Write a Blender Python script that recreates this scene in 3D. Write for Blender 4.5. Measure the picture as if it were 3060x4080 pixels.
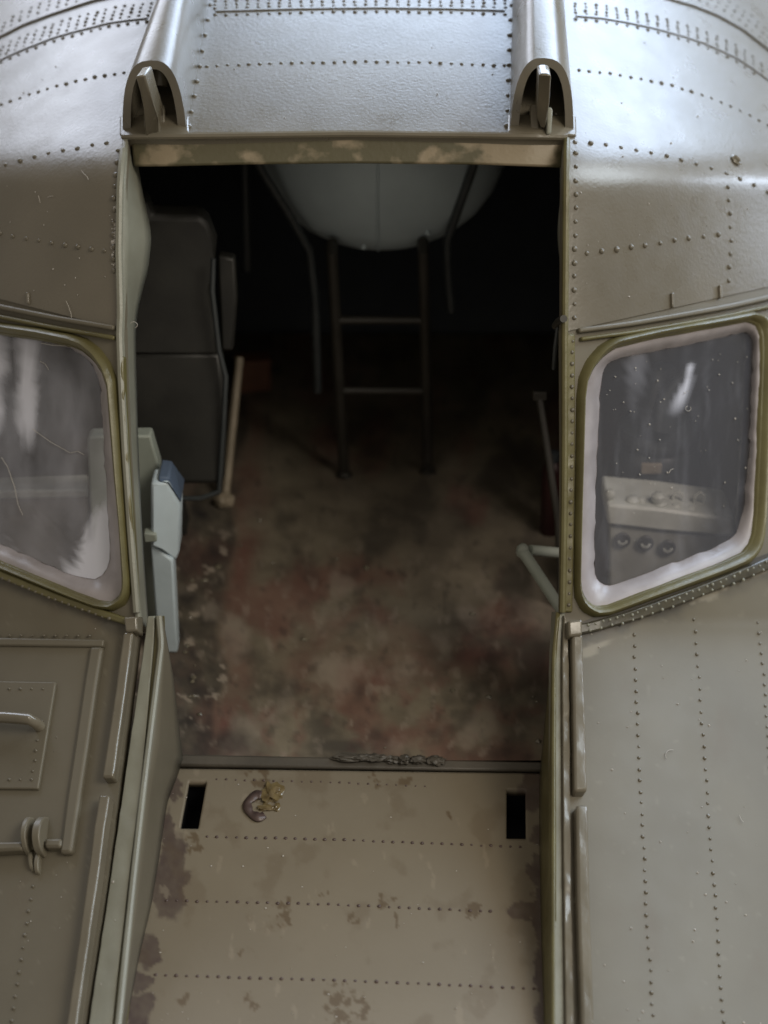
import bpy, bmesh, math, random
from mathutils import Vector, Matrix, noise
random.seed(7)
for o in list(bpy.data.objects): bpy.data.objects.remove(o)
scene = bpy.context.scene
COL = scene.collection

# ------------------------------------------------------------------ camera
TH = math.radians(30.0)                       # camera looks 30 degrees down into the doorway
FPX, DIST, CX, CY = 7650.0, 4.5, 1530.0, 2040.0
RV = Vector((1, 0, 0)); UV = Vector((0, math.sin(TH), math.cos(TH))); FV = Vector((0, math.cos(TH), -math.sin(TH)))
cam_d = bpy.data.cameras.new('camera'); cam = bpy.data.objects.new('camera', cam_d); COL.objects.link(cam)
cam.location = -FV * DIST
cam.rotation_euler = (math.pi / 2 - TH, 0, 0)
cam_d.sensor_fit = 'VERTICAL'; cam_d.sensor_height = 24.0
cam_d.lens = 24.0 * FPX / 4080.0
cam_d.clip_start = 0.05; cam_d.clip_end = 200
cam_d.dof.use_dof = True; cam_d.dof.focus_distance = 4.42; cam_d.dof.aperture_fstop = 0.95
scene.camera = cam

# ------------------------------------------------------------------ world and lamps
w = bpy.data.worlds.new('World'); scene.world = w; w.use_nodes = True
bg = w.node_tree.nodes['Background']
bg.inputs['Color'].default_value = (1.0, 0.89, 0.74, 1); bg.inputs['Strength'].default_value = 0.27

def area(name, loc, target, sx, sy, power, color):
    l = bpy.data.lights.new(name, 'AREA'); l.shape = 'RECTANGLE'; l.size = sx; l.size_y = sy
    l.energy = power; l.color = color
    o = bpy.data.objects.new(name, l); COL.objects.link(o); o.location = loc
    d = Vector(target) - Vector(loc)
    o.rotation_euler = d.to_track_quat('-Z', 'Y').to_euler()
    return o
area('window_light', (2.9, 7.4, 5.5), (0.2, 0.3, 0.4), 8.0, 4.2, 920, (0.62, 0.77, 1.0))
area('far_window_light', (-4.6, 7.4, 5.2), (-0.2, 0.3, 0.4), 5.0, 4.0, 330, (0.78, 0.85, 1.0))
area('side_window_light', (5.6, 1.3, 5.0), (0, 0, 0), 3.0, 3.0, 190, (0.80, 0.91, 1.0))
area('room_light', (4.0, -3.8, 5.6), (0, 0, 0), 3.0, 3.0, 235, (1.0, 0.91, 0.78))
area('low_window_light', (7.0, 4.2, 1.6), (0, 0, 0), 2.2, 2.2, 150, (0.70, 0.82, 1.0))

vs = scene.view_settings
vs.view_transform = 'Standard'; vs.look = 'None'; vs.exposure = 0.25; vs.gamma = 1.0
scene.render.engine = 'CYCLES'

# ------------------------------------------------------------------ geometry frame
def P(px, py, wd):
    z = DIST + wd
    return RV * ((px - CX) / FPX * z) + UV * ((CY - py) / FPX * z) + FV * wd
def smooth(a, b, x):
    t = min(1, max(0, (x - a) / (b - a))); return t * t * (3 - 2 * t)
PROF = {}
def _build():
    acc = 0.0
    PROF[900] = 0.0
    for py in range(899, -1300, -1):
        s = smooth(800, 530, py) * 1.12
        if py < 560: s += 0.5 * min(1, (560 - py) / 560)
        acc += s / 1700.0
        PROF[py] = acc
_build()
def prof(py):
    if py < 900:
        i = int(math.floor(py)); f = py - i
        a = PROF.get(i, PROF[-1299]); b = PROF.get(i + 1, 0.0)
        return a * (1 - f) + b * f
    if py > 2450:
        e = py - 2450
        return -0.6 / 1630 * (e - 90 * (1 - math.exp(-e / 90)))
    return 0.0
def W(px, py):
    d = max(0.0, abs(px - 1400) - 700) / 1000.0
    if py < 720: m = 1 + 0.55 * (720 - py) / 720
    elif py < 1300: m = 1.0
    elif py < 2500: m = 1 - 0.4 * (py - 1300) / 1200
    else: m = max(0.35, 0.6 - 0.2 * (py - 2500) / 1500)
    return prof(py) + (0.46 + .06 * smooth(1500, 700, py)) * d ** 1.7 * m
def S(px, py, off=0.0):
    p = P(px, py, W(px, py))
    if off == 0: return p
    return p + N(px, py) * off
def N(px, py):
    e = 6
    a = P(px + e, py, W(px + e, py)) - P(px - e, py, W(px - e, py))
    b = P(px, py - e, W(px, py - e)) - P(px, py + e, W(px, py + e))
    n = a.cross(b).normalized()
    return n if n.dot(FV) < 0 else -n
class Plane:
    def __init__(s, a, b, c):
        s.p = a; s.n = (b - a).cross(c - a).normalized()
        if s.n.dot(FV) > 0: s.n = -s.n
    def __call__(s, px, py, off=0.0):
        o = cam.location; d = P(px, py, 0) - o
        t = (s.p - o).dot(s.n) / d.dot(s.n)
        return o + d * t + s.n * off
RAMP = Plane(P(1400, 3060, .12), P(700, 3060, .12), P(1400, 4080, -.5))
f0 = P(1400, 3003, .15)
FLOOR = Plane(f0, f0 + Vector((1, 0, 0)), f0 + Vector((0, 1, 0)))
FZ = f0.z
def on_y(px, py, y):                          # the pixel's ray at a given depth of the cabin
    o = cam.location; d = P(px, py, 0) - o
    return o + d * ((y - o.y) / d.y)

# ------------------------------------------------------------------ materials
def mat(name, c1, c2=None, rough=0.45, metal=0.0, nscale=6.0, bump=0.0, bscale=60.0, spec=0.5, rvar=0.06,
        stains=None, coat=0.0, attr=None, detail=6.0, stretch=None, lo=.33, hi=.67):
    m = bpy.data.materials.new(name); m.use_nodes = True
    nt = m.node_tree; bs = nt.nodes['Principled BSDF']
    tc = nt.nodes.new('ShaderNodeTexCoord')
    src = tc.outputs['Object']
    if stretch:
        mp = nt.nodes.new('ShaderNodeMapping'); mp.inputs['Scale'].default_value = stretch
        nt.links.new(src, mp.inputs['Vector']); src = mp.outputs['Vector']
    nz = nt.nodes.new('ShaderNodeTexNoise'); nz.inputs['Scale'].default_value = nscale; nz.inputs['Detail'].default_value = detail
    nt.links.new(src, nz.inputs['Vector'])
    c2 = c2 or tuple(x * 0.82 for x in c1)
    rp = nt.nodes.new('ShaderNodeValToRGB')
    rp.color_ramp.elements[0].position = lo; rp.color_ramp.elements[1].position = hi
    rp.color_ramp.elements[0].color = (*c2, 1); rp.color_ramp.elements[1].color = (*c1, 1)
    nt.links.new(nz.outputs['Fac'], rp.inputs['Fac'])
    col = rp.outputs['Color']
    if stains:                                 # painted-on stains and shade, one colour per channel of the vertex attribute
        at = nt.nodes.new('ShaderNodeVertexColor'); at.layer_name = 'stain'
        sp = nt.nodes.new('ShaderNodeSeparateColor'); nt.links.new(at.outputs['Color'], sp.inputs['Color'])
        for ch, sc in zip(('Red', 'Green', 'Blue'), stains):
            mx = nt.nodes.new('ShaderNodeMix'); mx.data_type = 'RGBA'
            nt.links.new(sp.outputs[ch], mx.inputs[0]); nt.links.new(col, mx.inputs[6])
            mx.inputs[7].default_value = (*sc, 1); col = mx.outputs[2]
    nt.links.new(col, bs.inputs['Base Color'])
    n2 = nt.nodes.new('ShaderNodeTexNoise'); n2.inputs['Scale'].default_value = 14; n2.inputs['Detail'].default_value = 8
    nt.links.new(tc.outputs['Object'], n2.inputs['Vector'])
    mr = nt.nodes.new('ShaderNodeMapRange'); mr.inputs['From Min'].default_value = .3; mr.inputs['From Max'].default_value = .7
    mr.inputs['To Min'].default_value = rough - rvar; mr.inputs['To Max'].default_value = rough + rvar
    nt.links.new(n2.outputs['Fac'], mr.inputs['Value']); nt.links.new(mr.outputs['Result'], bs.inputs['Roughness'])
    bs.inputs['Metallic'].default_value = metal
    bs.inputs['Specular IOR Level'].default_value = spec
    bs.inputs['Coat Weight'].default_value = coat
    if bump > 0:
        n3 = nt.nodes.new('ShaderNodeTexNoise'); n3.inputs['Scale'].default_value = bscale; n3.inputs['Detail'].default_value = 5
        nt.links.new(tc.outputs['Object'], n3.inputs['Vector'])
        bp = nt.nodes.new('ShaderNodeBump'); bp.inputs['Strength'].default_value = bump; bp.inputs['Distance'].default_value = 0.004
        nt.links.new(n3.outputs['Fac'], bp.inputs['Height']); nt.links.new(bp.outputs['Normal'], bs.inputs['Normal'])
    return m
M = {}
M['skin'] = mat('olive_plastic', (.144, .128, .096), (.118, .105, .078), .30, bump=.14, bscale=120, spec=.85, nscale=4, rvar=.04)
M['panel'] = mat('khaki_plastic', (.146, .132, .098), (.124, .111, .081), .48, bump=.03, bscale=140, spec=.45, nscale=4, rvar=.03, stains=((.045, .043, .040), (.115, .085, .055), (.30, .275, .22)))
M['panel_plain'] = mat('khaki_fitting', (.165, .150, .112), (.135, .121, .089), .45, nscale=8, spec=.45)
M['rivet'] = mat('rivet_plastic', (.135, .120, .088), (.105, .093, .068), .36, nscale=40, spec=.6)
M['strip'] = mat('khaki_strip', (.165, .147, .110), (.135, .120, .088), .22, bump=.12, bscale=90, spec=.6, nscale=8)
M['flange'] = mat('side_lit_plastic', (.25, .255, .21), (.20, .20, .16), .40, bump=.15, bscale=80, nscale=7)  # olive plastic with side window light put into a paler grey-green
M['frame'] = mat('olive_frame', (.135, .122, .052), (.10, .088, .036), .38, bump=.2, bscale=70, nscale=12)
M['lintel'] = mat('scraped_olive', (.25, .205, .135), (.085, .076, .040), .5, bump=.25, bscale=60, nscale=9, stretch=(1, 1, 1.3), lo=.47, hi=.56)
M['ramp'] = mat('tan_plastic', (.205, .176, .128), (.175, .149, .107), .55, bump=.08, bscale=60, nscale=2.2,
                stains=((.065, .043, .038), (.10, .068, .036), (.28, .24, .18)))
M['floor'] = mat('weathered_floor', (.21, .18, .13), (.13, .11, .08), .62, bump=.3, bscale=30, nscale=7,
                 stains=((.15, .055, .046), (.026, .023, .022), (.34, .29, .235)))
M['grime_shade'] = mat('grimy_shaded_olive', (.075, .068, .045), (.045, .042, .032), .35, nscale=25, bump=.2)  # sill strip colour holds both grime and dark shadow
M['dark'] = mat('unlit_interior', (.032, .042, .056), (.022, .030, .040), .6, nscale=5)  # gloom of the unlit cabin put into the wall colour
M['hole'] = mat('recess_black', (.006, .008, .012), (.004, .005, .008), .8)
M['sill'] = mat('dull_olive_brown', (.085, .075, .060), (.055, .049, .040), .5, nscale=9, bump=.2)
M['seat'] = mat('dark_grey_green', (.024, .024, .021), (.014, .014, .013), .5, nscale=9, bump=.1)
M['ladder'] = mat('ladder_olive', (.040, .037, .031), (.028, .026, .022), .42, nscale=14)
M['bowl'] = mat('pale_grey_green', (.52, .61, .65), (.44, .52, .56), .5, nscale=6, bump=.08)
M['tube'] = mat('blue_grey_tube', (.05, .057, .06), (.035, .04, .043), .32, nscale=10)
M['pale'] = mat('pale_green_plastic', (.33, .36, .32), (.26, .29, .25), .42, nscale=9, bump=.1)
M['blue'] = mat('pale_blue_plastic', (.56, .66, .72), (.48, .57, .62), .40, nscale=8, bump=.12)
M['bluedark'] = mat('slate_blue_plastic', (.10, .135, .20), (.08, .11, .16), .4)
M['beige'] = mat('bare_beige', (.29, .245, .18), (.21, .175, .125), .5, nscale=20)
M['consol'] = mat('console_grey_green', (.60, .62, .55), (.42, .43, .37), .45, nscale=10, bump=.15)
M['dash'] = mat('dash_olive_grey', (.26, .26, .215), (.15, .15, .125), .5, nscale=7, bump=.15)
M['glue'] = mat('amber_glue', (.20, .155, .075), (.10, .07, .03), .2, nscale=40, coat=.5)
M['smear'] = mat('purple_brown_paint', (.095, .065, .058), (.07, .047, .042), .4, nscale=20)
M['lint'] = mat('pale_lint', (.48, .46, .42), (.38, .36, .33), .8)
M['rust'] = mat('rusty_orange', (.15, .065, .035), (.10, .043, .025), .6, nscale=10)
M['red'] = mat('dull_red', (.030, .007, .006), (.02, .005, .005), .5, nscale=10)
def rim_material():                            # thick bevelled border of the clear part: cloudy, lavender
    m = mat('cloudy_clear_plastic', (.36, .335, .345), (.25, .23, .235), .38, nscale=9, spec=.5, bump=.3, bscale=22, coat=.0)
    return m
M['rim'] = rim_material()
def glass_material():
    m = bpy.data.materials.new('scratched_clear_plastic'); m.use_nodes = True
    nt = m.node_tree; nt.nodes.clear()
    out = nt.nodes.new('ShaderNodeOutputMaterial')
    tr = nt.nodes.new('ShaderNodeBsdfTransparent'); tr.inputs['Color'].default_value = (.94, .92, .96, 1)
    gl = nt.nodes.new('ShaderNodeBsdfGlossy'); gl.inputs['Roughness'].default_value = .10
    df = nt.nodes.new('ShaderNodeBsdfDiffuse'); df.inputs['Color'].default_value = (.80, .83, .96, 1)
    fr = nt.nodes.new('ShaderNodeFresnel'); fr.inputs['IOR'].default_value = 1.5
    tc = nt.nodes.new('ShaderNodeTexCoord')
    mp = nt.nodes.new('ShaderNodeMapping'); mp.inputs['Scale'].default_value = (5, 1.2, 1.2); mp.inputs['Rotation'].default_value = (0, .25, 0)
    nz = nt.nodes.new('ShaderNodeTexNoise'); nz.inputs['Scale'].default_value = 2.2; nz.inputs['Detail'].default_value = 5
    nt.links.new(tc.outputs['Object'], mp.inputs['Vector']); nt.links.new(mp.outputs['Vector'], nz.inputs['Vector'])
    at = nt.nodes.new('ShaderNodeVertexColor'); at.layer_name = 'fog_glare'
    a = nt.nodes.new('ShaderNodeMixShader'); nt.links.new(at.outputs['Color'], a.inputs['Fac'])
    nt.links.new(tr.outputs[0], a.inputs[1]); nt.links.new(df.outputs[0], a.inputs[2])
    b = nt.nodes.new('ShaderNodeMixShader'); nt.links.new(fr.outputs[0], b.inputs['Fac'])
    nt.links.new(a.outputs[0], b.inputs[1]); nt.links.new(gl.outputs[0], b.inputs[2])
    bp = nt.nodes.new('ShaderNodeBump'); bp.inputs['Strength'].default_value = .12; bp.inputs['Distance'].default_value = .01
    nt.links.new(nz.outputs['Fac'], bp.inputs['Height']); nt.links.new(bp.outputs['Normal'], gl.inputs['Normal'])
    nt.links.new(b.outputs[0], out.inputs['Surface'])
    return m
M['glass'] = glass_material()

# ------------------------------------------------------------------ builders
def thing(name, label, cat, loc, group=None):
    o = bpy.data.objects.new(name, None); COL.objects.link(o); o.location = loc; o.empty_display_size = .05
    o['label'] = label; o['category'] = cat
    if group: o['group'] = group
    return o
WORLD = {}
def attach(o, parent):
    if parent is None: return
    o.parent = parent
    o.matrix_parent_inverse = Matrix.Translation(-parent.location) if parent.type == 'EMPTY' else Matrix.Identity(4)
def link(name, me, m, parent=None, smooth_=True, kind=None, label=None, bevel=0.0, auto=40):
    o = bpy.data.objects.new(name, me); COL.objects.link(o)
    me.materials.append(M[m] if isinstance(m, str) else m)
    if smooth_:
        for p in me.polygons: p.use_smooth = True
        try: me.set_sharp_from_angle(angle=math.radians(auto))
        except Exception: pass
    attach(o, parent)
    if kind: o['kind'] = kind
    if label: o['label'] = label
    if bevel:
        b = o.modifiers.new('bevel', 'BEVEL'); b.width = bevel; b.segments = 2; b.limit_method = 'ANGLE'; b.angle_limit = math.radians(35)
        b.harden_normals = False
    return o
def mesh(name, verts, faces):
    me = bpy.data.meshes.new(name); me.from_pydata([tuple(v) for v in verts], [], faces); me.validate()
    bm = bmesh.new(); bm.from_mesh(me); bmesh.ops.recalc_face_normals(bm, faces=bm.faces); bm.to_mesh(me); bm.free()
    return me
def resample(poly, n):
    L = [0]
    for a, b in zip(poly, poly[1:]): L.append(L[-1] + math.dist(a, b))
    out = []
    for i in range(n + 1):
        t = L[-1] * i / n; k = 0
        while k < len(L) - 2 and L[k + 1] < t: k += 1
        f = (t - L[k]) / max(1e-9, L[k + 1] - L[k])
        out.append(tuple(poly[k][j] * (1 - f) + poly[k + 1][j] * f for j in range(len(poly[k]))))
    return out
def at_y(poly, y):                             # x of a polyline (sorted by y) at y
    if y <= poly[0][1]: a, b = poly[0], poly[1]
    elif y >= poly[-1][1]: a, b = poly[-2], poly[-1]
    else:
        for a, b in zip(poly, poly[1:]):
            if a[1] <= y <= b[1]: break
    return a[0] + (b[0] - a[0]) * (y - a[1]) / (b[1] - a[1])
def inside(pt, poly):
    x, y = pt; c = False; j = len(poly) - 1
    for i in range(len(poly)):
        xi, yi = poly[i]; xj, yj = poly[j]
        if (yi > y) != (yj > y) and x < (xj - xi) * (y - yi) / (yj - yi) + xi: c = not c
        j = i
    return c
def grid(name, A, B, nu, nv, m, parent, off=0.0, thick=0.0, fn=S, holes=(), stain=None, bevel=0.0, kind=None, label=None, wob=0.0):
    """sheet between polylines A and B (photo coordinates lying on the surface fn), with real thickness"""
    a, b = resample(A, nu), resample(B, nu)
    V, pix, F = [], [], []
    for i in range(nu + 1):
        for j in range(nv + 1):
            f = j / nv; x = a[i][0] * (1 - f) + b[i][0] * f; y = a[i][1] * (1 - f) + b[i][1] * f
            o = off
            if wob: o += wob * noise.noise(Vector((x * .02, y * .02, 3)))
            pix.append((x, y)); V.append(fn(x, y, o))
    n = nv + 1
    for i in range(nu):
        for j in range(nv):
            c = ((pix[i * n + j][0] + pix[(i + 1) * n + j + 1][0]) / 2, (pix[i * n + j][1] + pix[(i + 1) * n + j + 1][1]) / 2)
            if any(inside(c, h) for h in holes): continue
            F.append((i * n + j, i * n + j + 1, (i + 1) * n + j + 1, (i + 1) * n + j))
    if thick:
        k = len(V); V += [fn(x, y, off - thick) for x, y in pix]
        edges = {}
        for f in F:
            for q in range(4):
                e = (f[q], f[(q + 1) % 4]); r = (e[1], e[0])
                if r in edges: del edges[r]
                else: edges[e] = 1
        F2 = [tuple(v + k for v in reversed(f)) for f in F]
        F3 = [(e[1], e[0], e[0] + k, e[1] + k) for e in edges]
        F = F + F2 + F3
        pix = pix + pix
    me = bpy.data.meshes.new(name); me.from_pydata([tuple(v) for v in V], [], F)
    if m == 'panel' and not stain: stain = lambda x, y: (0, 0, 0)
    if stain:
        at = me.color_attributes.new('stain', 'FLOAT_COLOR', 'POINT')
        for i, (x, y) in enumerate(pix):
            r = stain(x, y); at.data[i].color = (r[0], r[1], r[2], 1)
    bm = bmesh.new(); bm.from_mesh(me)
    loose = [v for v in bm.verts if not v.link_faces]
    bmesh.ops.delete(bm, geom=loose, context='VERTS')
    bmesh.ops.recalc_face_normals(bm, faces=bm.faces); bm.to_mesh(me); bm.free()
    return link(name, me, m, parent, bevel=bevel, kind=kind, label=label)
def skin3(name, A, B, n, m, parent, thick=0.0, label=None):
    """ruled sheet between two 3-D polylines"""
    a, b = resample([tuple(p) for p in A], n), resample([tuple(p) for p in B], n)
    V = []; F = []; nv = 4
    for p, q in zip(a, b):
        for j in range(nv + 1): V.append(Vector(p).lerp(Vector(q), j / nv))
    k = nv + 1
    for i in range(n):
        for j in range(nv): F.append((i * k + j, i * k + j + 1, (i + 1) * k + j + 1, (i + 1) * k + j))
    me = mesh(name, V, F); o = link(name, me, m, parent, label=label)
    if thick:
        s = o.modifiers.new('solid', 'SOLIDIFY'); s.thickness = thick; s.offset = 0
    return o
def tube(name, pts, r, m, parent=None, seg=12, taper=None, kind=None, label=None):
    pts = [Vector(p) for p in pts]; V = []; F = []; n = len(pts)
    t0 = (pts[1] - pts[0]).normalized(); up = Vector((0, 0, 1)) if abs(t0.z) < .9 else Vector((0, 1, 0))
    nrm = t0.cross(up).normalized()
    for i, p in enumerate(pts):
        t = (pts[min(i + 1, n - 1)] - pts[max(i - 1, 0)]).normalized()
        nrm = (nrm - t * nrm.dot(t)).normalized(); bn = t.cross(nrm)
        rr = r * (taper[i] if taper else 1)
        for k in range(seg):
            a = 2 * math.pi * k / seg; V.append(p + nrm * (math.cos(a) * rr) + bn * (math.sin(a) * rr))
    for i in range(n - 1):
        for k in range(seg): F.append((i * seg + k, i * seg + (k + 1) % seg, (i + 1) * seg + (k + 1) % seg, (i + 1) * seg + k))
    F.append(tuple(range(seg))); F.append(tuple((n - 1) * seg + k for k in range(seg)))
    return link(name, mesh(name, V, F), m, parent, kind=kind, label=label)
def prism(name, front, d, m, parent=None, bevel=.004, label=None):
    """solid with the 3-D outline `front`, extruded by the vector d"""
    n = len(front); V = [Vector(p) for p in front] + [Vector(p) + d for p in front]
    F = [tuple(range(n)), tuple(range(2 * n - 1, n - 1, -1))] + [(i, (i + 1) % n, (i + 1) % n + n, i + n) for i in range(n)]
    return link(name, mesh(name, V, F), m, parent, bevel=bevel, label=label, auto=30)
def box(name, c, s, m, parent=None, bevel=.006, rz=0.0, rx=0.0, label=None):
    R = Matrix.Rotation(rz, 4, 'Z') @ Matrix.Rotation(rx, 4, 'X'); V = []
    for x in (-.5, .5):
        for y in (-.5, .5):
            for z in (-.5, .5): V.append(Vector(c) + R @ Vector((x * s[0], y * s[1], z * s[2])))
    F = [(0, 1, 3, 2), (4, 6, 7, 5), (0, 4, 5, 1), (2, 3, 7, 6), (0, 2, 6, 4), (1, 5, 7, 3)]
    return link(name, mesh(name, V, F), m, parent, bevel=bevel, label=label, auto=30)
def lathe(name, prof_, c, m, parent=None, seg=32, axis=None, label=None, arc=(0, 2 * math.pi)):
    V = []; F = []; k = len(prof_)
    q = Vector((0, 0, 1)).rotation_difference(Vector(axis)) if axis else None
    for i in range(seg):
        a = 2 * math.pi * i / seg
        for r, z in prof_:
            v = Vector((r * math.cos(a), r * math.sin(a), z))
            V.append(Vector(c) + (q @ v if q else v))
    for i in range(seg):
        for j in range(k - 1): F.append((i * k + j, ((i + 1) % seg) * k + j, ((i + 1) % seg) * k + j + 1, i * k + j + 1))
    me = mesh(name, V, F)
    bm = bmesh.new(); bm.from_mesh(me); bmesh.ops.remove_doubles(bm, verts=bm.verts, dist=1e-5); bmesh.ops.holes_fill(bm, edges=bm.edges)
    bmesh.ops.recalc_face_normals(bm, faces=bm.faces); bm.to_mesh(me); bm.free()
    return link(name, me, m, parent, label=label)
def blob(name, c, r, m, parent=None, squash=(1, 1, 1), amp=.25, fr=3.0, label=None, nrm=None, seed=0):
    bm = bmesh.new(); bmesh.ops.create_icosphere(bm, subdivisions=3, radius=1)
    q = Vector((0, 0, 1)).rotation_difference(nrm) if nrm is not None else None
    for v in bm.verts:
        d = v.co.copy(); v.co = d * (1 + amp * noise.noise(d * fr + Vector((seed * 7.1, 3, 1))))
        v.co = Vector((v.co.x * squash[0], v.co.y * squash[1], v.co.z * squash[2])) * r
        if q: v.co = q @ v.co
        v.co += Vector(c)
    me = bpy.data.meshes.new(name); bm.to_mesh(me); bm.free()
    return link(name, me, m, parent, label=label)

# rivets: one shared low dome; each is an object of its own
def dome():
    bm = bmesh.new(); V = []; sg = 8
    rings = [(1, -.25), (1, .12), (.74, .62), (.0, .80)]
    rows = []
    for r, z in rings[:-1]: rows.append([bm.verts.new((r * math.cos(2 * math.pi * k / sg), r * math.sin(2 * math.pi * k / sg), z)) for k in range(sg)])
    top = bm.verts.new((0, 0, rings[-1][1]))
    for a, b in zip(rows, rows[1:]):
        for k in range(sg): bm.faces.new((a[k], a[(k + 1) % sg], b[(k + 1) % sg], b[k]))
    for k in range(sg): bm.faces.new((rows[-1][k], rows[-1][(k + 1) % sg], top))
    me = bpy.data.meshes.new('rivet'); bm.to_mesh(me); bm.free()
    for p in me.polygons: p.use_smooth = True
    me.materials.append(M['rivet']); return me
DOME = dome()
def along(poly, step, jit=1.5):
    L = sum(math.dist(a, b) for a, b in zip(poly, poly[1:])); n = max(1, round(L / step))
    return [(x + random.uniform(-jit, jit), y + random.uniform(-jit, jit)) for x, y in resample(poly, n)]
def xform(px, py, r, fn, off=0.0):
    p = fn(px, py, off)
    n = N(px, py) if fn is S else fn.n
    s = .86 * r * random.uniform(.78, 1.15)
    q = Vector((0, 0, 1)).rotation_difference(n)
    return Matrix.Translation(p) @ q.to_matrix().to_4x4() @ Matrix.Diagonal((s, s, s * random.uniform(.8, 1.15), 1))
NRIV = [0]
def rivets(pts, parent, r=.0062, fn=S, off=0.0):
    for px, py in pts:
        o = bpy.data.objects.new('rivet', DOME); COL.objects.link(o); o.parent = parent
        o.matrix_basis = xform(px, py, r, fn, off); NRIV[0] += 1
def rivet_field(name, pts, parent, r=.0055, fn=S, off=0.0, m='rivet'):
    V = []; F = []
    for px, py in pts:
        X = xform(px, py, r, fn, off); k = len(V)
        V += [X @ v.co for v in DOME.vertices]; F += [tuple(i + k for i in p.vertices) for p in DOME.polygons]
    me = bpy.data.meshes.new(name); me.from_pydata([tuple(v) for v in V], [], F)
    return link(name, me, m, parent, kind='stuff', auto=80)

# ------------------------------------------------------------------ the fuselage
FUS = thing('model_aircraft', 'olive drab plastic model aircraft with riveted roof, two side windows and open doorway', 'model aircraft', (0, 0, FZ - .02))
XL, XR, YT, YB = -420, 3480, -520, 4420        # skin runs on past the picture on every side

postL = [(500, 545), (488, 640), (480, 750), (476, 1000), (482, 1250), (478, 1330), (484, 1500), (500, 1800), (520, 2100), (546, 2440), (556, 2520)]
postR = [(2258, 545), (2256, 640), (2254, 750), (2252, 1000), (2250, 1250), (2249, 1330), (2249, 1800), (2246, 2100), (2240, 2440), (2236, 2520)]
def clip(poly, y0, y1):
    return [(at_y(poly, y0), y0)] + [p for p in poly if y0 < p[1] < y1] + [(at_y(poly, y1), y1)]
hoodL_l = [(487, 530), (612, 200), (665, 0), (760, -520)]
hoodL_r = [(745, 518), (797, 200), (830, 0), (905, -520)]
hoodR_l = [(2030, 515), (2036, 200), (2041, 0), (2040, -520)]
hoodR_r = [(2287, 528), (2258, 200), (2244, 0), (2190, -520)]
grL = [(XL, 1100), (-200, 1165), (0, 1222), (230, 1268), (462, 1308)]
grR = [(2300, 1318), (2500, 1292), (2700, 1258), (2900, 1222), (3060, 1186), (3270, 1125), (XR, 1050)]
sillL = [(XL, 2060), (-200, 2180), (0, 2284), (220, 2375), (443, 2455), (548, 2492)]
sillR = [(2242, 2522), (2340, 2508), (2500, 2462), (2760, 2368), (3046, 2254), (3250, 2160), (XR, 2050)]

roofs = []
# roof sheet between the two hoods, running to the lintel
lint_edge = [(480, 545), (900, 541), (1400, 534), (1900, 540), (2262, 546)]
roof_mid = grid('skin_panel', [(500, YT), (930, YT), (1400, YT), (1900, YT), (2260, YT)], lint_edge, 60, 60, 'skin', FUS, thick=.03, label='silver-lit roof sheet between the two hoods')
# shoulders either side, from the roof down to the drip rail
sh_l = grid('skin_panel', [(XL, YT), (XL, 400), (XL, 800), (XL, 1085)], [(500, YT), (500, 545), (480, 750), (476, 1000), (482, 1250), (478, 1312)], 90, 40, 'skin', FUS, thick=.03, label='riveted roof shoulder left of the doorway')
sh_r = grid('skin_panel', [(2260, YT), (2258, 545), (2254, 750), (2252, 1000), (2250, 1250), (2249, 1322)], [(XR, YT), (XR, 400), (XR, 800), (XR, 1050)], 90, 52, 'skin', FUS, thick=.03, label='brightly lit riveted roof shoulder right of the doorway')

# windows -------------------------------------------------------------------------------------------------
winL_out = [(XL + 40, 1190), (0, 1282), (160, 1304), (285, 1327), (345, 1348), (396, 1386), (440, 1446), (466, 1516), (482, 1706), (500, 1991), (524, 2320), (520, 2372), (496, 2414), (450, 2436), (390, 2430), (300, 2396), (0, 2274), (XL + 40, 2090)]
winL_in = [(XL + 90, 1250), (0, 1327), (160, 1350), (285, 1378), (330, 1398), (376, 1436), (408, 1486), (428, 1546), (440, 1706), (456, 1900), (474, 2086), (487, 2308), (486, 2350), (472, 2384), (436, 2402), (396, 2398), (300, 2362), (0, 2238), (XL + 90, 2040)]
winL_pane = [(XL + 130, 1270), (0, 1332), (160, 1358), (285, 1390), (330, 1412), (366, 1446), (392, 1492), (400, 1560), (410, 1706), (420, 1900), (432, 2086), (438, 2220), (432, 2262), (410, 2290), (380, 2306), (340, 2306), (260, 2280), (0, 2170), (XL + 130, 1980)]
winR_out = [(2298, 1580), (2308, 1500), (2340, 1430), (2388, 1376), (2445, 1342), (2603, 1308), (2920, 1250), (2990, 1236), (3042, 1252), (3068, 1300), (3072, 1400), (3056, 1800), (3046, 2040), (3040, 2150), (3026, 2206), (2990, 2250), (2880, 2294), (2426, 2456), (2369, 2462), (2318, 2436), (2290, 2380), (2286, 2320), (2291, 2000)]
winR_in = [(2330, 1590), (2338, 1524), (2362, 1466), (2402, 1418), (2452, 1384), (2610, 1346), (2920, 1290), (2980, 1278), (3018, 1290), (3036, 1326), (3038, 1410), (3024, 1800), (3012, 2040), (3004, 2120), (2990, 2166), (2960, 2204), (2870, 2246), (2420, 2416), (2378, 2422), (2344, 2404), (2318, 2366), (2312, 2310), (2318, 2000)]
winR_pane = [(2390, 1590), (2396, 1530), (2404, 1480), (2420, 1448), (2460, 1428), (2610, 1400), (2900, 1340), (2960, 1322), (2986, 1326), (3000, 1350), (2998, 1420), (2982, 1800), (2966, 2000), (2952, 2080), (2930, 2126), (2890, 2160), (2800, 2200), (2470, 2322), (2424, 2334), (2394, 2322), (2374, 2290), (2368, 2240), (2372, 2000)]
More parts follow.
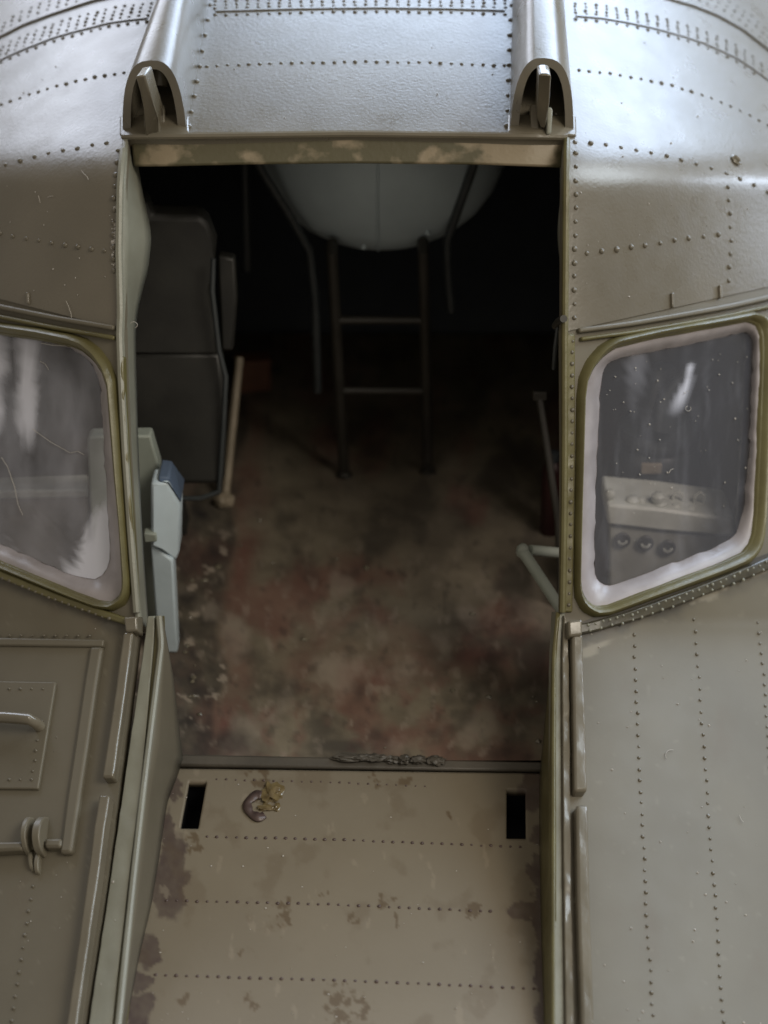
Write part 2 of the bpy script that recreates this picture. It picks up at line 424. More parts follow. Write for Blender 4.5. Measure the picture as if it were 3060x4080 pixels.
def ring(name, A, B, offA, offB, m, parent, fill=0, label=None, n=140, wob=0.0, fn=S):
    """moulding between two closed outlines; rounded across, standing proud of the skin"""
    a, b = resample(A + [A[0]], n)[:-1], resample(B + [B[0]], n)[:-1]
    k = 7; V = []; F = []
    for i in range(n):
        for j in range(k):
            f = j / (k - 1); x = a[i][0] * (1 - f) + b[i][0] * f; y = a[i][1] * (1 - f) + b[i][1] * f
            o = offA * (1 - f) + offB * f + fill * math.sin(math.pi * f)
            if wob: o += wob * noise.noise(Vector((x * .012, y * .012, 9)))
            V.append(fn(x, y, o))
    for i in range(n):
        for j in range(k - 1): F.append((i * k + j, i * k + j + 1, ((i + 1) % n) * k + j + 1, ((i + 1) % n) * k + j))
    return link(name, mesh(name, V, F), m, parent, label=label, auto=60)
def expand(poly, s):
    cx = sum(p[0] for p in poly) / len(poly); cy = sum(p[1] for p in poly) / len(poly)
    return [(cx + (x - cx) * s, cy + (y - cy) * s) for x, y in poly]
def D(x, y, off=0.0): return P(x, y, W(x, y) - off)
def nz2(x, y, sx, sy, k): return noise.fractal(Vector((x * sx, y * sy, k)), .9, 2.0, 4)
def fog_glareL(x, y):                                # glue haze and scratches; lower-right reflection painted in as bright fog
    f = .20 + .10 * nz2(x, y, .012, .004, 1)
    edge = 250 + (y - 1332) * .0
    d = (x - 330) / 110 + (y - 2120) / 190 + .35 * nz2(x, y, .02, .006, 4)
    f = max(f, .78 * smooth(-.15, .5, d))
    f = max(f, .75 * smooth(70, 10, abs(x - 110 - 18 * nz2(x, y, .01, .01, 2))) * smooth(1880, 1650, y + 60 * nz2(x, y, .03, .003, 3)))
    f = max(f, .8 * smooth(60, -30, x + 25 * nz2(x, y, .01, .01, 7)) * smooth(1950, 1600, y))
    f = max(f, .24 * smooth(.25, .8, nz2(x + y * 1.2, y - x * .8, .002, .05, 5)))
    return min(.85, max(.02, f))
def fog_glareR(x, y):  # faint haze streaks, with the bluish reflection painted in as fog
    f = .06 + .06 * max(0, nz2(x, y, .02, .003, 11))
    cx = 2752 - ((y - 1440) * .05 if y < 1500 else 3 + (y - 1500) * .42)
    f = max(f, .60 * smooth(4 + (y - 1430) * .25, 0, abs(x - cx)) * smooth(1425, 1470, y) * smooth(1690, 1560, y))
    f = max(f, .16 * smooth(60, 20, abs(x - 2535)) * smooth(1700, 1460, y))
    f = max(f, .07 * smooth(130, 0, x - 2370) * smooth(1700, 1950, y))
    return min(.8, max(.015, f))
def window(out, inn, pane, label, fog_glare):
    pane = [(x + 7 * noise.noise(Vector((x * .03, y * .03, 2))) + 3 * noise.noise(Vector((x * .1, y * .1, 5))), y + 9 * noise.noise(Vector((x * .03, y * .03, 6))) + 3 * noise.noise(Vector((x * .1, y * .1, 8)))) for x, y in resample(pane + [pane[0]], 110)[:-1]]
    fr = ring('window_frame', out, inn, -.004, .0, 'frame', FUS, fill=.024, label=label)
    ring('inner_bead', expand(inn, 1.012), expand(inn, .985), .002, -.012, 'frame', fr, fill=.008)
    ring('clear_border', expand(inn, .992), pane, -.006, -.052, 'rim', fr, fill=.010, wob=.003, fn=D, label='cloudy lavender bevelled border of the clear pane')
    ol = resample(pane + [pane[0]], 90)[:-1]; cx = sum(p[0] for p in ol) / 90; cy = sum(p[1] for p in ol) / 90
    V = []; F = []; px = []; nr = 36
    for i in range(nr):
        f = 1 - i / nr
        for x, y in ol:
            q = (cx + (x - cx) * f, cy + (y - cy) * f); px.append(q); V.append(D(q[0], q[1], -.050))
    px.append((cx, cy)); V.append(D(cx, cy, -.050))
    for i in range(nr - 1):
        for j in range(90): F.append((i * 90 + j, i * 90 + (j + 1) % 90, (i + 1) * 90 + (j + 1) % 90, (i + 1) * 90 + j))
    F += [((nr - 1) * 90 + j, (nr - 1) * 90 + (j + 1) % 90, nr * 90) for j in range(90)]
    me = bpy.data.meshes.new('pane'); me.from_pydata([tuple(v) for v in V], [], F)
    me.update()
    if sum(p.normal.dot(FV) for p in me.polygons) > 0: me.flip_normals()
    at = me.color_attributes.new('fog_glare', 'FLOAT_COLOR', 'POINT')
    for i, q in enumerate(px): g_ = fog_glare(*q); at.data[i].color = (g_, g_, g_, 1)
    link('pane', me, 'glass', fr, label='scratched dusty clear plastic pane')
    return fr
zoneL = grid('window_panel', clip([(XL, 1075), (XL, 2060)], 1075, 2060), [(478, 1300), (484, 1500), (500, 1800), (520, 2100), (548, 2492)], 110, 80, 'panel', FUS, off=-.004, thick=.03, holes=[expand(winL_out, .985)])
zoneR = grid('window_panel', [(2249, 1312), (2249, 1800), (2246, 2100), (2242, 2522)], [(XR, 1040), (XR, 2050)], 110, 110, 'panel', FUS, off=-.004, thick=.03, holes=[expand(winR_out, .985)])
WL = window(winL_out, winL_in, winL_pane, 'olive window frame left of the doorway', fog_glareL)
WR = window(winR_out, winR_in, winR_pane, 'olive window frame right of the doorway', fog_glareR)

# drip rails over the windows
def strip(name, line, wpx, off, thick, m, parent, n=40, bevel=.004, wob=0.0, label=None, nv=2):
    A = []; B = []
    for i, p in enumerate(line):
        a = line[max(i - 1, 0)]; b = line[min(i + 1, len(line) - 1)]
        d = Vector((b[0] - a[0], b[1] - a[1])).normalized(); q = Vector((-d.y, d.x)) * wpx / 2
        A.append((p[0] - q.x, p[1] - q.y)); B.append((p[0] + q.x, p[1] + q.y))
    return grid(name, A, B, n, nv, m, parent, off=off, thick=thick, bevel=bevel, wob=wob, label=label)
def shift(line, dx, dy): return [(x + dx, y + dy) for x, y in line]
strip('drip_rail', grL, 20, .012, .03, 'panel', FUS)
strip('drip_rail', shift(grL, 0, 40), 18, .010, .03, 'frame', FUS)
strip('drip_rail', grR, 20, .012, .03, 'panel', FUS)
strip('drip_rail', shift(grR, 10, 34), 16, .010, .03, 'frame', FUS)
for x, y0, y1 in ((115, 1165, 1212),): strip('seam_tick', [(x - 2, y0), (x, y1)], 9, .006, .01, 'skin', sh_l, n=4, bevel=.002)
for x, y0, y1 in ((2675, 1168, 1226), (2866, 1138, 1190)): strip('seam_tick', [(x - 2, y0), (x, y1)], 9, .008, .012, 'skin', sh_r, n=4, bevel=.002)
# narrow riveted strap on the right post
strapR = strip('post_strap', [(2272, 1330), (2272, 1800), (2268, 2100), (2262, 2440)], 36, .004, .02, 'frame', FUS, n=60, wob=.003)
strapL = strip('post_strap', [(489, 1420), (494, 1600), (512, 1900), (530, 2150), (549, 2440)], 14, .008, .02, 'frame', FUS, n=60, wob=.004)

# lap strips standing a little proud along the sill line
strip('sill_strip', sillL, 30, .014, .03, 'frame', FUS, n=60, wob=.004)
sillstR = strip('sill_strip', shift(sillR, 0, -4), 44, .012, .03, 'grime_shade', FUS, n=60, wob=.004)

# door jambs: the thickness of the wall seen inside the doorway
innerL = [(531, 600), (548, 700), (566, 800), (588, 890), (595, 950), (584, 1060), (560, 1150), (536, 1250), (531, 1330), (534, 1500), (541, 1750), (551, 2000), (562, 2200), (580, 2450), (600, 2560)]
innerR = [(2240, 600), (2241, 800), (2231, 890), (2230, 960), (2240, 1030), (2239, 1300), (2241, 1700), (2240, 2000), (2234, 2450), (2226, 2560)]
def jamb(edge, inner, dw, label):
    e = resample(edge, 60); V = []; W2 = []
    for x, y in e:
        V.append(S(x, y, .0)); xi = at_y(inner, y); W2.append(P(xi, y, W(x, y) + dw))
    return skin3('door_jamb', V, W2, 60, 'flange', FUS, thick=.012, label=label)
jamb(postL, innerL, .14, 'door jamb paled by painted-in side light, bulging into the left of the doorway')
jamb(postR, innerR, .12, 'thin olive door jamb on the right of the doorway')
# bead running down the front edge of each post
tube('post_bead', [S(x, y, .002) for x, y in resample(clip(postL, 600, 2440), 50)], .009, 'flange', FUS, seg=8)
tube('post_bead', [S(x, y, .002) for x, y in resample(clip(postR, 560, 2440), 50)], .008, 'frame', FUS, seg=8)

# lintel
def lin(x, y, off=0.0): return P(x, y, W(x, 545) + .02 - off)
def top_y(x): return 545 - 9 * (1 - ((x - 1380) / 900) ** 2)
grid('lintel', [(522, 552), (900, 548), (1400, 541), (1900, 547), (2250, 553)], [(534, 664), (700, 662), (1000, 655), (1400, 651), (1900, 656), (2246, 668)], 60, 8, 'lintel', FUS, fn=lin, thick=.07, bevel=.006, label='scraped olive lintel under the roof edge')
tube('lip', [S(x, y, .001) for x, y in resample([(490, 545), (900, 541), (1400, 534), (1900, 540), (2256, 546)], 60)], .0085, 'strip', FUS, seg=8, label='rounded front edge of the roof sheet')  # thin glossy bead along the sheet's front edge

# hoods with their levers ---------------------------------------------------------------------------------
def hood(Lb, Rb, h0, label):
    n = 26; V = []; F = []; arc = 18
    L, R = resample(Lb, n), resample(Rb, n)
    Z = Vector((0, 0, 1))
    for i in range(n + 1):
        l, r = S(*L[i]), S(*R[i]); mid = (l + r) / 2; half = (r - l) / 2
        h = h0 * (1 - .10 * i / n)
        th = .021
        for sh in (0, 1):
            hw = half.length - sh * th; hh = h - sh * th; ax = half.normalized()
            for k in range(arc + 1):
                a = math.pi * k / arc
                c = -math.cos(a); s = math.sin(a)
                sx = math.copysign(abs(c) ** .72, c); sz = abs(s) ** .62
                V.append(mid + ax * (hw * sx * (1 - .14 * sz)) + Z * (hh * sz - .012))
    k2 = 2 * (arc + 1)
    for i in range(n):
        for k in range(arc):
            a = i * k2 + k; b = (i + 1) * k2 + k
            F.append((a, a + 1, b + 1, b)); F.append((a + arc + 1, b + arc + 1, b + arc + 2, a + arc + 2))
    for k in range(arc): F.append((k, k + arc + 1, k + arc + 2, k + 1))
    for i in range(n):                           # feet
        F.append((i * k2, (i + 1) * k2, (i + 1) * k2 + arc + 1, i * k2 + arc + 1))
        F.append((i * k2 + arc, i * k2 + 2 * arc + 1, (i + 1) * k2 + 2 * arc + 1, (i + 1) * k2 + arc))
    F.append(tuple(n * k2 + k for k in range(arc + 1)))  # unseen rear cap, added to keep back light out of the hood
    o = link('hood', mesh('hood', V, F), 'skin', FUS, label=label, auto=50)
    return o
hl = hood(hoodL_l, hoodL_r, .186, 'arched channel hood on the left of the roof')
hr = hood(hoodR_l, hoodR_r, .190, 'arched channel hood on the right of the roof')
# floor of each hood mouth
for (a, b, par) in (((482, 520), (752, 512), hl), ((2024, 512), (2292, 522), hr)):
    A = [(a[0], a[1] - 50), (b[0], b[1] - 50)]; B = [(a[0] - 2, a[1] + 26), (b[0] + 2, b[1] + 26)]
    grid('hood_floor', A, B, 8, 8, 'strip', par, off=.008, thick=.02, bevel=.004)
def lever(front, thickv, par, tip=None):
    o = prism('lever', front, thickv, 'strip', par, bevel=.005)
    return o
wl = W(600, 520) - .02
lv = lever([P(538, 306, wl - .20), P(578, 299, wl - .20), P(600, 380, wl - .13), P(630, 480, wl - .01), P(641, 545, wl), P(578, 545, wl), P(570, 431, wl - .07), P(556, 366, wl - .13)],
           Vector((.010, .060, .004)), hl)
prism('bracket', [P(644, 414, wl + .02), P(656, 420, wl + .02), P(658, 535, wl + .02), P(646, 540, wl + .02)], FV * .06, 'strip', hl, bevel=.003)
prism('bracket', [P(571, 430, wl + .02), P(578, 424, wl + .02), P(586, 545, wl + .02), P(575, 545, wl + .02)], FV * .06, 'strip', hl, bevel=.003)
lathe('pin', [(0, 0), (.018, .0), (.022, .01), (.022, .05), (0, .055)], P(640, 345, wl + .09), 'strip', hl, seg=14, axis=(0, .5, 1))
wr = W(2160, 520) - .02
lever([P(2146, 300, wr - .20), P(2160, 294, wr - .20), P(2185, 294, wr - .20), P(2196, 304, wr - .20), P(2189, 417, wr - .10), P(2174, 510, wr), P(2155, 510, wr), P(2138, 465, wr - .01)], Vector((0, .060, .004)), hr)
prism('bracket', [P(2112, 420, wr + .01), P(2122, 410, wr + .01), P(2140, 414, wr + .01), P(2152, 538, wr + .01), P(2116, 538, wr + .01)], FV * .05, 'strip', hr, bevel=.004)
prism('bracket', [P(2179, 428, wr - .01), P(2194, 424, wr - .01), P(2203, 436, wr - .01), P(2196, 530, wr - .01), P(2178, 538, wr - .01)], FV * .06, 'flange', hr, bevel=.004)

# roof seams (lap joints) and rivet rows --------------------------------------------------------------------
R3l = [(-250, 420), (-100, 320), (6, 250), (72, 220), (142, 192), (208, 166), (280, 145), (353, 127), (425, 108), (503, 96), (585, 88)]
R2l = [(-90, 455), (6, 416), (112, 378), (221, 345), (332, 317), (411, 301), (494, 290)]
R1l = [(-40, 688), (24, 657), (78, 642), (133, 627), (190, 612), (247, 600), (304, 591), (362, 579), (425, 570)]
R0l = [(0, 931), (101, 950), (205, 967), (310, 984), (416, 999)]
R3c = [(858, 60), (938, 58), (1200, 50), (1501, 46), (1800, 50), (2012, 57)]
R2c = [(823, 263), (907, 259), (1200, 250), (1459, 245), (1750, 250), (2010, 262)]
R3r = [(2294, 77), (2400, 86), (2495, 102), (2613, 128), (2728, 160), (2802, 185), (2875, 217), (2942, 249), (3003, 291), (3070, 340)]
R2r = [(2307, 281), (2434, 294), (2559, 316), (2680, 342), (2795, 377), (2872, 406), (2945, 438), (3060, 500)]
R1r = [(2291, 565), (2355, 571), (2418, 578), (2543, 599), (2664, 624), (2783, 655), (2843, 674), (2898, 692), (2952, 714), (3006, 738), (3060, 765)]
R0r = [(2339, 1010), (2396, 1001), (2510, 986), (2629, 969), (2743, 948), (2860, 935)]
rivets(along(R3l[2:], 38), sh_l, .0062); rivets(along(R2l[1:], 38), sh_l, .0064); rivets(along(R1l[1:], 58), sh_l, .0072); rivets(along(R0l, 52), sh_l, .0072)
rivets(along(R3c, 42), roof_mid, .0062); rivets(along(R2c, 42.5), roof_mid, .0062)
rivets(along(R3r[:-1], 41), sh_r, .0062); rivets(along(R2r, 41), sh_r, .0066); rivets(along(R1r, 63), sh_r, .0074); rivets(along(R0r, 57), sh_r, .0085)
rivets(along([(2898, 692), (2903, 787), (2908, 850), (2910, 898), (2912, 950), (2910, 999), (2902, 1118)], 54), sh_r, .0075)
rivets(along([(2293, 610), (2296, 800), (2290, 1000), (2287, 1265)], 56), sh_r, .0075)
rivets(along([(470, 600), (458, 760), (452, 900), (456, 1080)], 46), sh_l, .0078)
def cluster(line, offs, step):
    out = []
    for dx, dy in offs: out += along(shift(line, dx, dy), step, 2.0)
    return out
rivet_field('rivet_rows', cluster(R3l[1:], ((4, -28), (9, -44), (14, -60), (19, -75)), 37), sh_l)
rivet_field('rivet_rows', cluster([(-100, 240), (0, 130), (60, 90), (150, 50), (260, 18), (380, -20)], ((0, 0), (6, -18), (10, -34)), 40), sh_l)
rivet_field('rivet_rows', cluster(R3c, ((0, -27), (0, -42), (0, -56), (0, -70)), 42), roof_mid)
rivet_field('rivet_rows', cluster(R3r, ((0, -25), (-1, -38), (-2, -51), (-3, -64)), 41), sh_r)
rivet_field('rivet_rows', cluster([(2720, -15), (2800, 5), (2880, 40), (2960, 90), (3040, 160), (3100, 220)], ((0, 0), (12, -18), (22, -36)), 36), sh_r)
strip('lap_strip', shift(R3l, 3, -16), 6, .0035, .01, 'skin', sh_l, n=40, bevel=0)
strip('lap_strip', shift(R3c, 0, -15), 6, .0035, .01, 'skin', roof_mid, n=40, bevel=0)
strip('lap_strip', shift(R3r, 0, -14), 6, .0035, .01, 'skin', sh_r, n=40, bevel=0)
strip('lap_strip', [(-150, 230), (0, 146), (90, 100), (200, 58), (360, 5), (480, -25)], 9, .006, .014, 'skin', sh_l, n=40, bevel=0)
strip('lap_strip', [(2650, -10), (2760, 22), (2860, 62), (2960, 118), (3060, 196), (3140, 270)], 9, .006, .014, 'skin', sh_r, n=40, bevel=0)
# rivets down the sides of the hoods
rivets(along([(752, 505), (775, 380), (800, 240), (838, 20)], 62), hl, .0075)
rivets(along([(2020, 500), (2024, 380), (2028, 240), (2036, 20)], 60), hr, .0075)
# a chipped hole with a bright burr on the right shoulder
lathe('chipped_hole', [(.010, -.004), (.017, .004), (.013, .007), (.008, .002), (.006, -.008), (0, -.009)], S(2930, 640), 'strip', sh_r, seg=12, axis=N(2930, 640))

# strap, sill and panel rivets
rivets(along([(2278, 1360), (2276, 1800), (2271, 2100), (2264, 2410)], 46), strapR, .0058, off=.004)
rivet_field('rivet_rows', along(shift(sillR[1:6], 0, -12), 29, 4) + along(shift(sillR[1:6], 6, 12), 43, 4) , sillstR, .0046, off=.012, m='flange')  # paler rivets, their glints put into the colour
rivet_field('rivet_rows', along(shift(sillL[2:5], 0, 10), 28, 1), zoneL, .0055, off=.012)

# lower front panels ------------------------------------------------------------------------------------------
gapL = [(552, 2500), (545, 2560), (512, 2830), (474, 3146), (430, 3493), (366, 3900), (336, 4080), (282, 4420)]
edgeR = [(2236, 2520), (2236, 4420)]
def fbm(x, y, sx, sy, k): return noise.fractal(Vector((x * sx, y * sy, k)), .9, 2.1, 5)
def grime_shadeR(x, y):  # grime and the dark shadow along the sill, painted as one band
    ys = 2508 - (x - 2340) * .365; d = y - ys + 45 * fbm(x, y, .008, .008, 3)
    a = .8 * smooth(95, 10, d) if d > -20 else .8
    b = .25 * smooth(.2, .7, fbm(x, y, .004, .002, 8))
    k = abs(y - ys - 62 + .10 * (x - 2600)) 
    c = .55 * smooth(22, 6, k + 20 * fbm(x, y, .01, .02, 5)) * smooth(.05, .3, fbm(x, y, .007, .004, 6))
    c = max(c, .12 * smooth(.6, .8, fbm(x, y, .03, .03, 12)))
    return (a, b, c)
def grime_shadeL(x, y):  # shadow under the sill painted dark, plus brown mottling and pale flecks
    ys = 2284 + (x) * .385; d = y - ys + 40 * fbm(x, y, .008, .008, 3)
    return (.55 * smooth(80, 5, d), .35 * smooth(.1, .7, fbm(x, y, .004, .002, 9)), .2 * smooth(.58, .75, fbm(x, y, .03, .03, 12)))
low_l = grid('side_panel', [(XL, 2060), (XL, YB)], gapL, 170, 80, 'panel', FUS, stain=grime_shadeL, thick=.03, label='khaki lower panel left of the ramp')
lo = grid('side_panel', [(2232, 2510), (2232, 3000), (2234, 3500), (2236, YB)], [(XR, 2050), (XR, YB)], 190, 110, 'panel', FUS, stain=grime_shadeR, thick=.03, label='khaki lower panel with rivet columns right of the ramp')
colA = [(2525, 2530), (2534, 2727), (2543, 2932), (2548, 3106), (2557, 3239), (2566, 3400), (2575, 3610), (2581, 3754), (2590, 3845), (2601, 4047)]
colB = [(2765, 2470), (2771, 2527), (2783, 2672), (2794, 2851), (2806, 2979), (2818, 3170), (2841, 3480), (2859, 3706), (2871, 3914), (2884, 4074)]
colC = [(3020, 2480), (3026, 2550), (3040, 2660), (3049, 2782), (3055, 2909), (3066, 3060)]
rivets(along(colA, 45, 2.5), lo, .0052); rivets(along(colB, 46, 2.5), lo, .0052); rivets(along(colC, 42, 2.5), lo, .0052)
rivets(along([(130, 3534), (90, 3790), (45, 4068)], 48, 2), low_l, .005)

# left rails
sA1 = [(508, 2532), (468, 2830), (424, 3121)], [(546, 2530), (508, 2830), (468, 3121)]
sA2 = [(414, 3190), (392, 3330), (372, 3493), (322, 3860), (290, 4080), (240, 4420)], [(455, 3190), (433, 3330), (414, 3493), (360, 3860), (330, 4080), (276, 4420)]
for A, B in (sA1, sA2): grid('edge_strip', A, B, 30, 4, 'strip', low_l, off=.030, thick=.04, bevel=.010, wob=.002)
grid('strip_end', [(514, 2462), (520, 2535)], [(564, 2456), (566, 2530)], 6, 6, 'strip', low_l, off=.036, thick=.05, bevel=.012)
flL = [(588, 2455), (574, 2560), (536, 2830), (495, 3110), (440, 3493), (372, 3950), (352, 4080), (300, 4420)]
flR = [(616, 2455), (612, 2560), (588, 2830), (562, 3146), (514, 3493), (466, 3900), (447, 4080), (405, 4420)]
rimL = [(634, 2455), (644, 2570), (612, 2830), (573, 3146), (534, 3493), (492, 3900), (474, 4080), (432, 4420)]
grid('rim_flange', flL, flR, 60, 6, 'flange', FUS, off=.0, thick=.06, bevel=.004, wob=.003, label='flange paled by painted-in side light along the left of the ramp')
grid('rim_bead', flR, rimL, 60, 4, 'frame', FUS, off=-.006, thick=.05, bevel=.003)
tube('rim_edge', [S(x, y, .002) for x, y in resample(rimL, 60)], .0075, 'flange', FUS, seg=8)
# right rails
fR1 = [(2224, 2440), (2212, 2560), (2208, 2640), (2207, 3000), (2207, 3500), (2208, 4080), (2210, 4420)]
fR2 = [(2242, 2450), (2238, 2560), (2236, 2640), (2238, 3000), (2242, 3500), (2250, 4080), (2256, 4420)]
fR3 = [(2258, 2480), (2258, 2560), (2262, 2640), (2266, 3000), (2270, 3500), (2282, 4080), (2288, 4420)]
grid('rim_flange', fR1, fR2, 60, 4, 'flange', FUS, off=.0, thick=.06, bevel=.004, label='thin grey-green flange along the right of the ramp')
grid('rim_bead', fR2, fR3, 110, 4, 'strip', FUS, off=.012, thick=.05, bevel=.004, wob=.004)
sB1 = [(2266, 2545), (2270, 2800), (2276, 3175)], [(2306, 2540), (2316, 2800), (2326, 3175)]
sB2 = [(2282, 3230), (2288, 3600), (2304, 4080), (2314, 4420)], [(2328, 3228), (2336, 3600), (2352, 4080), (2364, 4420)]
for A, B in (sB1, sB2): grid('edge_strip', A, B, 40, 4, 'strip', lo, off=.030, thick=.04, bevel=.010, wob=.002)
grid('strip_end', [(2246, 2482), (2250, 2556)], [(2300, 2472), (2302, 2550)], 6, 6, 'strip', lo, off=.036, thick=.05, bevel=.012)

# trough walls, from rim to ramp
def wpath(x, y): return RAMP(x, y) if y >= 3060 else P(x, y, .02 + .10 * smooth(2440, 3060, y))
wallL = [(640, 2455), (682, 2690), (706, 2900), (722, 3020), (700, 3090), (657, 3200), (626, 3420), (594, 3610), (548, 3803), (494, 4080), (430, 4420)]
wallR = [(2222, 2455), (2196, 2700), (2172, 2950), (2160, 3060), (2156, 3200), (2158, 3400), (2164, 3700), (2176, 4080), (2190, 4420)]
skin3('trough_wall', [S(x, y, 0) for x, y in resample(rimL, 60)], [wpath(x, y) for x, y in resample(wallL, 60)], 60, 'panel', FUS, thick=.01, label='grey-olive inner wall left of the ramp')
skin3('trough_wall', [S(x, y, 0) for x, y in resample(fR1, 60)], [wpath(x, y) for x, y in resample(wallR, 60)], 60, 'frame', FUS, thick=.01, label='olive inner wall right of the ramp')

# ---- access hatch on the left panel
hatch_o = [(XL, 2520), (0, 2549), (425, 2557), (390, 2800), (340, 3110), (297, 3408), (250, 3412)]
hatch = grid('hatch', [(XL, 2530), (0, 2556), (200, 2560), (420, 2562)], [(XL, 3400), (0, 3398), (110, 3392), (270, 3380)], 60, 40, 'panel', low_l, off=.008, thick=.012, bevel=.003, label='square access hatch with raised border')
grid('hatch_border', [(XL, 2520), (0, 2547), (425, 2556)], [(XL, 2556), (0, 2580), (420, 2586)], 30, 3, 'panel', low_l, off=.016, thick=.02, bevel=.004)
grid('hatch_border', [(370, 2586), (348, 2720), (313, 2960), (280, 3180), (250, 3412)], [(421, 2586), (398, 2720), (360, 2990), (325, 3220), (297, 3410)], 40, 3, 'panel', low_l, off=.018, thick=.024, bevel=.007)
grid('cover_plate', [(XL, 2715), (0, 2723), (234, 2728)], [(XL, 3155), (0, 3153), (164, 3155)], 30, 20, 'panel', low_l, off=.016, thick=.012, bevel=.003)
hz = [(x, 2756) for x in range(8, 200, 44)] + [(8 + i * 44, 3118) for i in range(4)] + [(182, 2885), (163, 2962), (157, 3003), (154, 3042), (144, 3085)]
rivet_field('rivet_rows', hz, low_l, .0045, off=.016)
rivet_field('rivet_rows', [(232, 2945), (222, 3000)] + [(x, 2536) for x in range(0, 400, 45)], low_l, .0045, off=.006)
rivet_field('screw_holes', [(28, 2563), (299, 2567), (382, 2672), (333, 2982), (280, 3314)], low_l, .0062, off=.0115, m='hole')
grid('latch_bar', [(XL, 3372), (0, 3372), (112, 3370)], [(XL, 3412), (0, 3410), (112, 3404)], 16, 3, 'panel', low_l, off=.026, thick=.03, bevel=.006)
grid('latch_bar', [(196, 3356), (262, 3356)], [(194, 3392), (258, 3392)], 6, 3, 'panel', low_l, off=.022, thick=.03, bevel=.006)
tube('handle', [S(-260, 2872, .05), S(-40, 2886, .05), S(120, 2898, .05), S(160, 2902, .049), S(172, 2906, .036), S(174, 2908, .012)], .0135, 'strip', low_l, seg=12)
def lobe(x0, x1, ya, yb, slant, h):
    """upright rounded hinge plate: outline in the plane of the panel's normal, thin across"""
    out = []; nn = N(x0, ya)
    for i in range(15):
        t = i / 14; f = math.sin(math.pi * t) ** .45
        out.append((t, .004 + h * f))
    pts = [S(x0 + slant * t, ya + (yb - ya) * t, o_) for t, o_ in out] + [S(x0 + slant, yb, -.01), S(x0, ya, -.01)]
    prism('hinge', pts, S(x1, ya) - S(x0, ya), 'panel_plain', low_l, bevel=.003)
lobe(124, 144, 3262, 3412, -16, .036); lobe(118, 134, 3395, 3474, 8, .010)
lobe(174, 204, 3262, 3418, -20, .040); lobe(150, 168, 3405, 3486, -6, .012)

# ---- ramp -----------------------------------------------------------------------------------------------------
def fb(x, y, s, k=0): return noise.fractal(Vector((x * s, y * s, k)), .9, 2.1, 5)
BL = [(690, 3480, 62, 170), (640, 3560, 55, 95), (588, 3790, 42, 62), (600, 3760, 20, 30), (560, 3905, 46, 40), (545, 4030, 62, 80), (660, 3300, 35, 70), (690, 3150, 26, 60), (520, 4200, 90, 120),
      (2128, 3130, 62, 95), (2146, 3330, 26, 46), (2140, 3470, 40, 58), (2150, 3560, 20, 40), (2110, 3632, 92, 34), (2156, 3700, 30, 120), (2160, 3900, 24, 160), (2165, 4150, 30, 200)]
BC = [(1130, 3650, 62, 110, .0), (1125, 3610, 60, 40, .0), (1540, 3600, 62, 50, .0), (1580, 3650, 24, 60, .05), (1410, 3652, 28, 30, .1), (1282, 3560, 20, 20, .1), (1880, 3622, 30, 34, .5), (952, 3800, 22, 30, .3), (1360, 4010, 120, 130, .05), (1450, 4010, 50, 90, .0),
      (730, 3992, 55, 38, .1), (780, 3340, 50, 80, .1), (1500, 3105, 30, 50, .05), (1612, 3100, 36, 60, .05), (1030, 3075, 90, 36, .0), (1065, 3140, 60, 50, .0), (1000, 3990, 60, 40, -.05), (1805, 3245, 16, 16, .4)]
def ramp_stain(x, y):
    a = 0
    wx, wy = x + 30 * fb(x, y, .014, 5), y + 34 * fb(x, y, .014, 8)
    for cx, cy, rx, ry in BL:
        d = ((wx - cx) / rx) ** 2 + ((wy - cy) / ry) ** 2
        a = max(a, smooth(1.2, .8, d) * (.85 + .25 * fb(x, y, .02, 40)))
    b = 0
    for cx, cy, rx, ry, k in BC:
        d = ((wx - cx) / rx) ** 2 + ((wy - cy) / ry) ** 2
        if d < 1.4: b = max(b, smooth(.02, .22, 1 - d + k - .75 + .9 * fb(x, y, .030, 2)) )
    b = max(b, .35 * smooth(.25, .6, fb(x, y, .006, 11)))
    c = smooth(.62, .8, fb(x, y * .4, .02, 21)) * .4
    return (.92 * a, .8 * b, c)
# s,t lattice with lines on the slot edges so the slots are cut cleanly
c00, c10, c01, c11 = (690, 3062), (2172, 3082), (420, 4420), (2200, 4420)
def rs(s, t):
    return ((c00[0] * (1 - s) + c10[0] * s) * (1 - t) + (c01[0] * (1 - s) + c11[0] * s) * t, (c00[1] * (1 - s) + c10[1] * s) * (1 - t) + (c01[1] * (1 - s) + c11[1] * s) * t)
def inv(x, y):
    s, t = .5, .5
    for _ in range(30):
        t = (y - (c00[1] * (1 - s) + c10[1] * s)) / ((c01[1] * (1 - s) + c11[1] * s) - (c00[1] * (1 - s) + c10[1] * s))
        l = c00[0] * (1 - t) + c01[0] * t; r = c10[0] * (1 - t) + c11[0] * t; s = (x - l) / (r - l)
    return s, t
sl = [inv(752, 3112), inv(824, 3112), inv(736, 3302)]; sr = [inv(2018, 3146), inv(2094, 3146), inv(2018, 3342)]
s_k = [0, sl[0][0], sl[1][0], sr[0][0], sr[1][0], 1]; t_k = [0, sl[0][1], sr[0][1], sl[2][1], sr[2][1], 1]
def knots(ks, step):
    out = [ks[0]]
    for a, b in zip(ks, ks[1:]):
        n = max(1, round((b - a) / step)); out += [a + (b - a) * i / n for i in range(1, n + 1)]
    return out
SS, TT = knots(s_k, .0052), knots(t_k, .0062)
V = []; pix = []; F = []; ns = len(SS)
for t in TT:
    for s in SS:
        x, y = rs(s, t); pix.append((x, y)); V.append(RAMP(x, y, 0))
